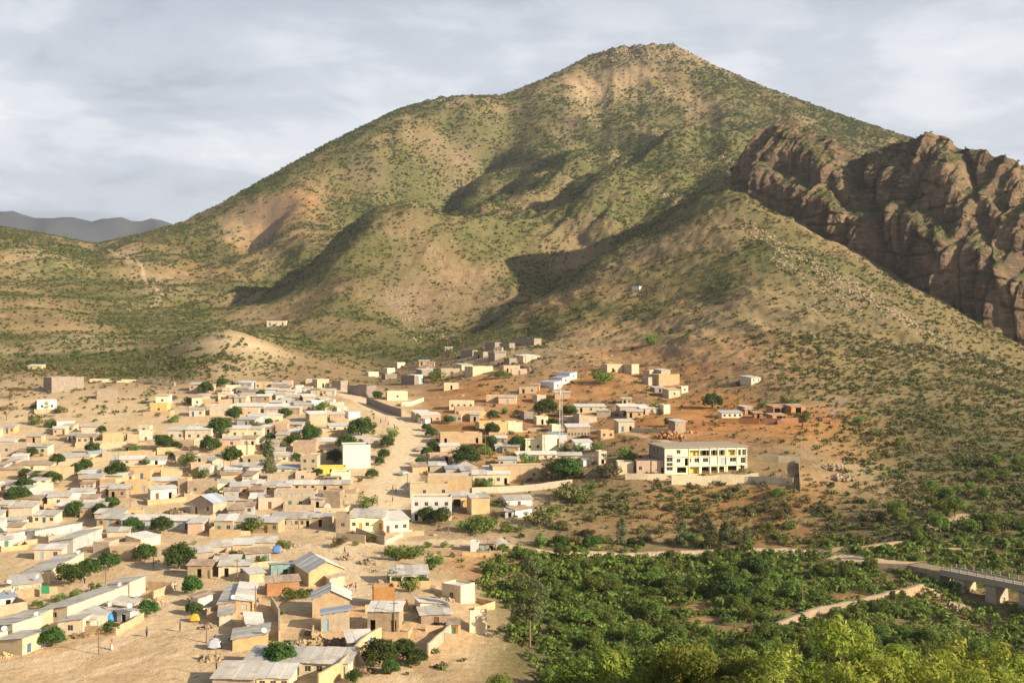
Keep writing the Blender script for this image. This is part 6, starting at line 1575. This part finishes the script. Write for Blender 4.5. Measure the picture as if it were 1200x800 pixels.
# ---------------------------------------------------------------- rock ribs on the near hill
def ribs():
    pts = []; sc = []
    for x0, y0, x1, y1, n, s in ((872,262,1075,385,900,2.4),(905,300,1010,370,420,2.0),(1000,330,1130,420,420,1.8),(930,290,1000,330,240,1.8),(1080,380,1190,450,260,1.8),(455,340,490,400,240,2.2),(470,350,515,395,240,2.0),(745,215,800,235,200,3.0),(800,195,830,205,120,2.6),(840,172,862,200,200,3.4),(700,62,812,66,420,3.6),(500,116,545,116,160,3.0),(560,320,600,345,160,1.8)):
        for _ in range(n):
            t = random.random(); px = x0 + (x1-x0)*t + random.gauss(0, 4); py = y0 + (y1-y0)*t + random.gauss(0, 4)
            p = ground(px, py, 500); pts.append(p); sc.append(s * random.uniform(.25, 1.0) ** 1.5 * (1 + .5*(p.y > 1500)))
    scatter('rock_outcrops', np.array(pts), sc, 'stone', 'dark rock ribs breaking through the slopes', 'rocks')
ribs()

# ---------------------------------------------------------------- smoke of the kiln and the air itself
def smoke():
    p = ground(975, 489); bm = bmesh.new(); bmesh.ops.create_icosphere(bm, subdivisions=3, radius=1)
    for v in bm.verts: k = 1 + .25 * math.sin(5*v.co.x + 3*v.co.z) * math.cos(4*v.co.y); v.co = Vector((v.co.x * 3.4 * k * (1.0 + .35*v.co.z) + 2.2*(v.co.z+1), v.co.y * 2.6 * k, (v.co.z + 1.0) * 4.2))
    me = bpy.data.meshes.new('smoke'); bm.to_mesh(me); bm.free(); g = N('smoke_volume'); vol = g.node('ShaderNodeVolumePrincipled', {'Color': (0.75, 0.8, 0.9, 1), 'Anisotropy': 0.2})
    n = g.noise(g.obj(), 0.35, 4, 0.6); zf = g.node('ShaderNodeSeparateXYZ', {0: g.node('ShaderNodeTexCoord').outputs['Generated']}).outputs[2]
    g.t.links.new(g.math('MULTIPLY', g.math('MULTIPLY', g.step(n, .45, .7), 0.28), g.math('SUBTRACT', 1.05, zf)), vol.inputs['Density']); g.node('ShaderNodeOutputMaterial', {1: vol.outputs[0]}); me.materials.append(g.m)
    o = bpy.data.objects.new('smoke', me); o.location = p; link(o); fin(o, kind='stuff', label='thin bluish smoke rising from the brick kilns', category='smoke')
smoke()
def haze():
    m = MB(); m.box(-8200, 8200, -700, 9300, -42, 960); g = N('haze_air'); vol = g.node('ShaderNodeVolumePrincipled', {'Color': (0.80, 0.88, 1.0, 1), 'Density': 0.00005, 'Anisotropy': 0.25}); g.node('ShaderNodeOutputMaterial', {1: vol.outputs[0]})
    m.build('haze', g.m, kind='stuff', label='thin pale haze in the air over the valley', category='haze')
haze()
# ---------------------------------------------------------------- labels that single the things out
def wcut(t, n=16): return ' '.join(t.split()[:n])
def plur(n, w): return f"{NUM[min(n, 10)]} {w}{'s' if n > 1 else ''}"
def finish_labels():
    road = PATHS[0][0]
    def place(p):
        q = float(poly_dist(np.array([p.x]), np.array([p.y]), road)[0][0]); px = 600 + p.x / p.y * F; py = 400 - (p.z - CZ) / p.y * F
        if q < 16: return 'beside the main dirt road'
        if py < 432 and px > 440: return 'in the hilltop quarter'
        if px > 505 and p.y > 430: return 'on the orange hillside'
        if px > 505: return 'uphill of the thicket'
        if p.y > 500: return 'at the mountain edge of town'
        if p.y < 262: return 'around the sandy square'
        return 'in the crowded town'
    short = []
    for root, w, dep, h, nd, nw, dmi, base in HOUSES:
        wl, rf = base.split(' with '); short.append((root.location, f"the {wl.split()[0]} {wl.split()[-1]} with {rf}"))
        if not root['_auto']: root['label'] = wcut(root['label']); continue
        b = ', '.join(x for x in (plur(nd, 'door') if nd else '', plur(nw, 'window') if nw else '') if x) or 'blank front'
        size = 'tiny ' if w < 3.4 else ('long ' if w > 15 else 'wide ' if 8 < w <= 11 else '')
        root['label'] = wcut(f"{size}{wl}, {rf}, {b}, {place(root.location)}")
    for r in HOUSES: del r[0]['_auto']
    for t in TREES_PLACED:
        if not any(k in (t.get('group') or '') for k in ('town', 'road', 'square', 'upper quarter', 'near the houses', 'slim', 'slope trees')) or 'valley' in (t.get('group') or ''): continue
        n, d = min(((s_, (l - t.location).length) for l, s_ in short), key=lambda v: v[1])
        w = t.scale[0] * (6.0 if t.name.startswith('shade') else 2.7); sz = ('broad' if w > 6 else 'small' if w < 3.2 else 'medium') if t.name.startswith('shade') else ('wide' if w > 3.5 else 'small' if w < 2.2 else 'low')
        kind = 'round shade tree' if t.name.startswith('shade') else t.name.split('.')[0].replace('_', ' ')
        if kind == 'shrub': kind = 'green shrub'
        t['label'] = wcut(f"{sz} {kind} {'beside' if d < 9 else 'near'} {n}, {place(t.location)}"); t['group'] = kind + 's of the town'
    for w_ in YARDS:
        n = min(((s_, (l - w_.location).length) for l, s_ in short), key=lambda v: v[1])[0]; w_['label'] = wcut(f"{w_['group'][:-1]} before {n}, {place(w_.location)}")
    for h_, k in CLUTTER:
        n = min(((s_, (l - h_.location).length) for l, s_ in short), key=lambda v: v[1])[0]; h_['label'] = wcut(f"heap of {k} beside {n}, {place(h_.location)}")
    marks = [(ground(*q), t) for q, t in (((621,757),'near the tall bare stemmed tree'),((700,650),'along the valley road below the dry bank'),((830,648),'along the valley road below the yellow building'),((960,650),'where the road nears the bridge'),((815,715),'by the red field plots'),((870,742),'by the lower field plots'),((1000,700),'beside the stone terrace walls'),((1120,690),'by the bridge embankment'),((1160,725),'in the river bed below the bridge'),((570,670),'at the edge of the bare yard'),((700,700),'in the middle of the thicket'),((760,770),'behind the lime green crowns'),((1040,770),'behind the golden thorn crowns'),((900,690),'between the road and the field plots'),((1120,640),'on the bank beyond the bridge'),((1180,590),'high on the orchard slope'),((1060,610),'at the foot of the scrub slope'))]
    for t in TREES_PLACED:
        g = t.get('group') or ''
        if not any(k in g for k in ('valley thicket', 'orchard', 'valley road')): continue
        m = min(marks, key=lambda v: (v[0] - t.location).length)[1]; w = t.scale[0] * (2.7 if 'shrub' in t.name else 6.0)
        sz = 'broad' if w > 5.2 else 'small' if w < 3.2 else 'medium'
        kd = {'valley_tree': 'loose leafy tree', 'shrub': 'bushy green shrub', 'shade_tree': 'dense dark tree', 'rust_shrub': 'rust coloured shrub', 'slim_tree': 'slender grey green tree'}[t.name.split('.')[0]]
        t['label'] = wcut(f"{sz} {kd} {m}"); t['group'] = kd + 's of the valley' 
    for t in TREES_PLACED:
        g = t.get('group') or ''
        if 'dry bank' in g:
            w = t.scale[0] * 2.7; px = 600 + t.location.x / t.location.y * F
            t['label'] = f"{'wide' if w > 3.7 else 'small' if w < 2.7 else 'rounded'} {'olive dry' if 'dry' in t.name else 'green'} shrub {'below the cream boundary wall' if px < 740 else 'below the yellow building' if px < 890 else 'below the empty stone compound' if px < 960 else 'near the pale quarry spill'}"
    gold = [t for t in TREES_PLACED if t.name.startswith('acacia')]
    for t, l in zip(gold, ('tallest golden thorn tree crown, before the stone terrace walls', 'golden thorn tree crown between two taller ones, below the bridge road', 'broad golden thorn tree crown in front of the bridge', 'small golden thorn tree crown beside the lime green ones', 'golden thorn tree crown downhill of the last bridge pier')): t['label'] = l
    lime = [t for t in TREES_PLACED if t.name.startswith('lime')]
    for t, l in zip(lime, ('broadest lime green crown in front of the valley thicket', 'lime green crown in front of the red field plots', 'lime green crown touching the golden thorn trees', 'low lime green crown near the tall bare stemmed tree', 'lime green crown below the tan parapet wall', 'lime green crown below the free standing cream wall panel', 'small lime green crown below the high mud wall')): t['label'] = l
finish_labels()
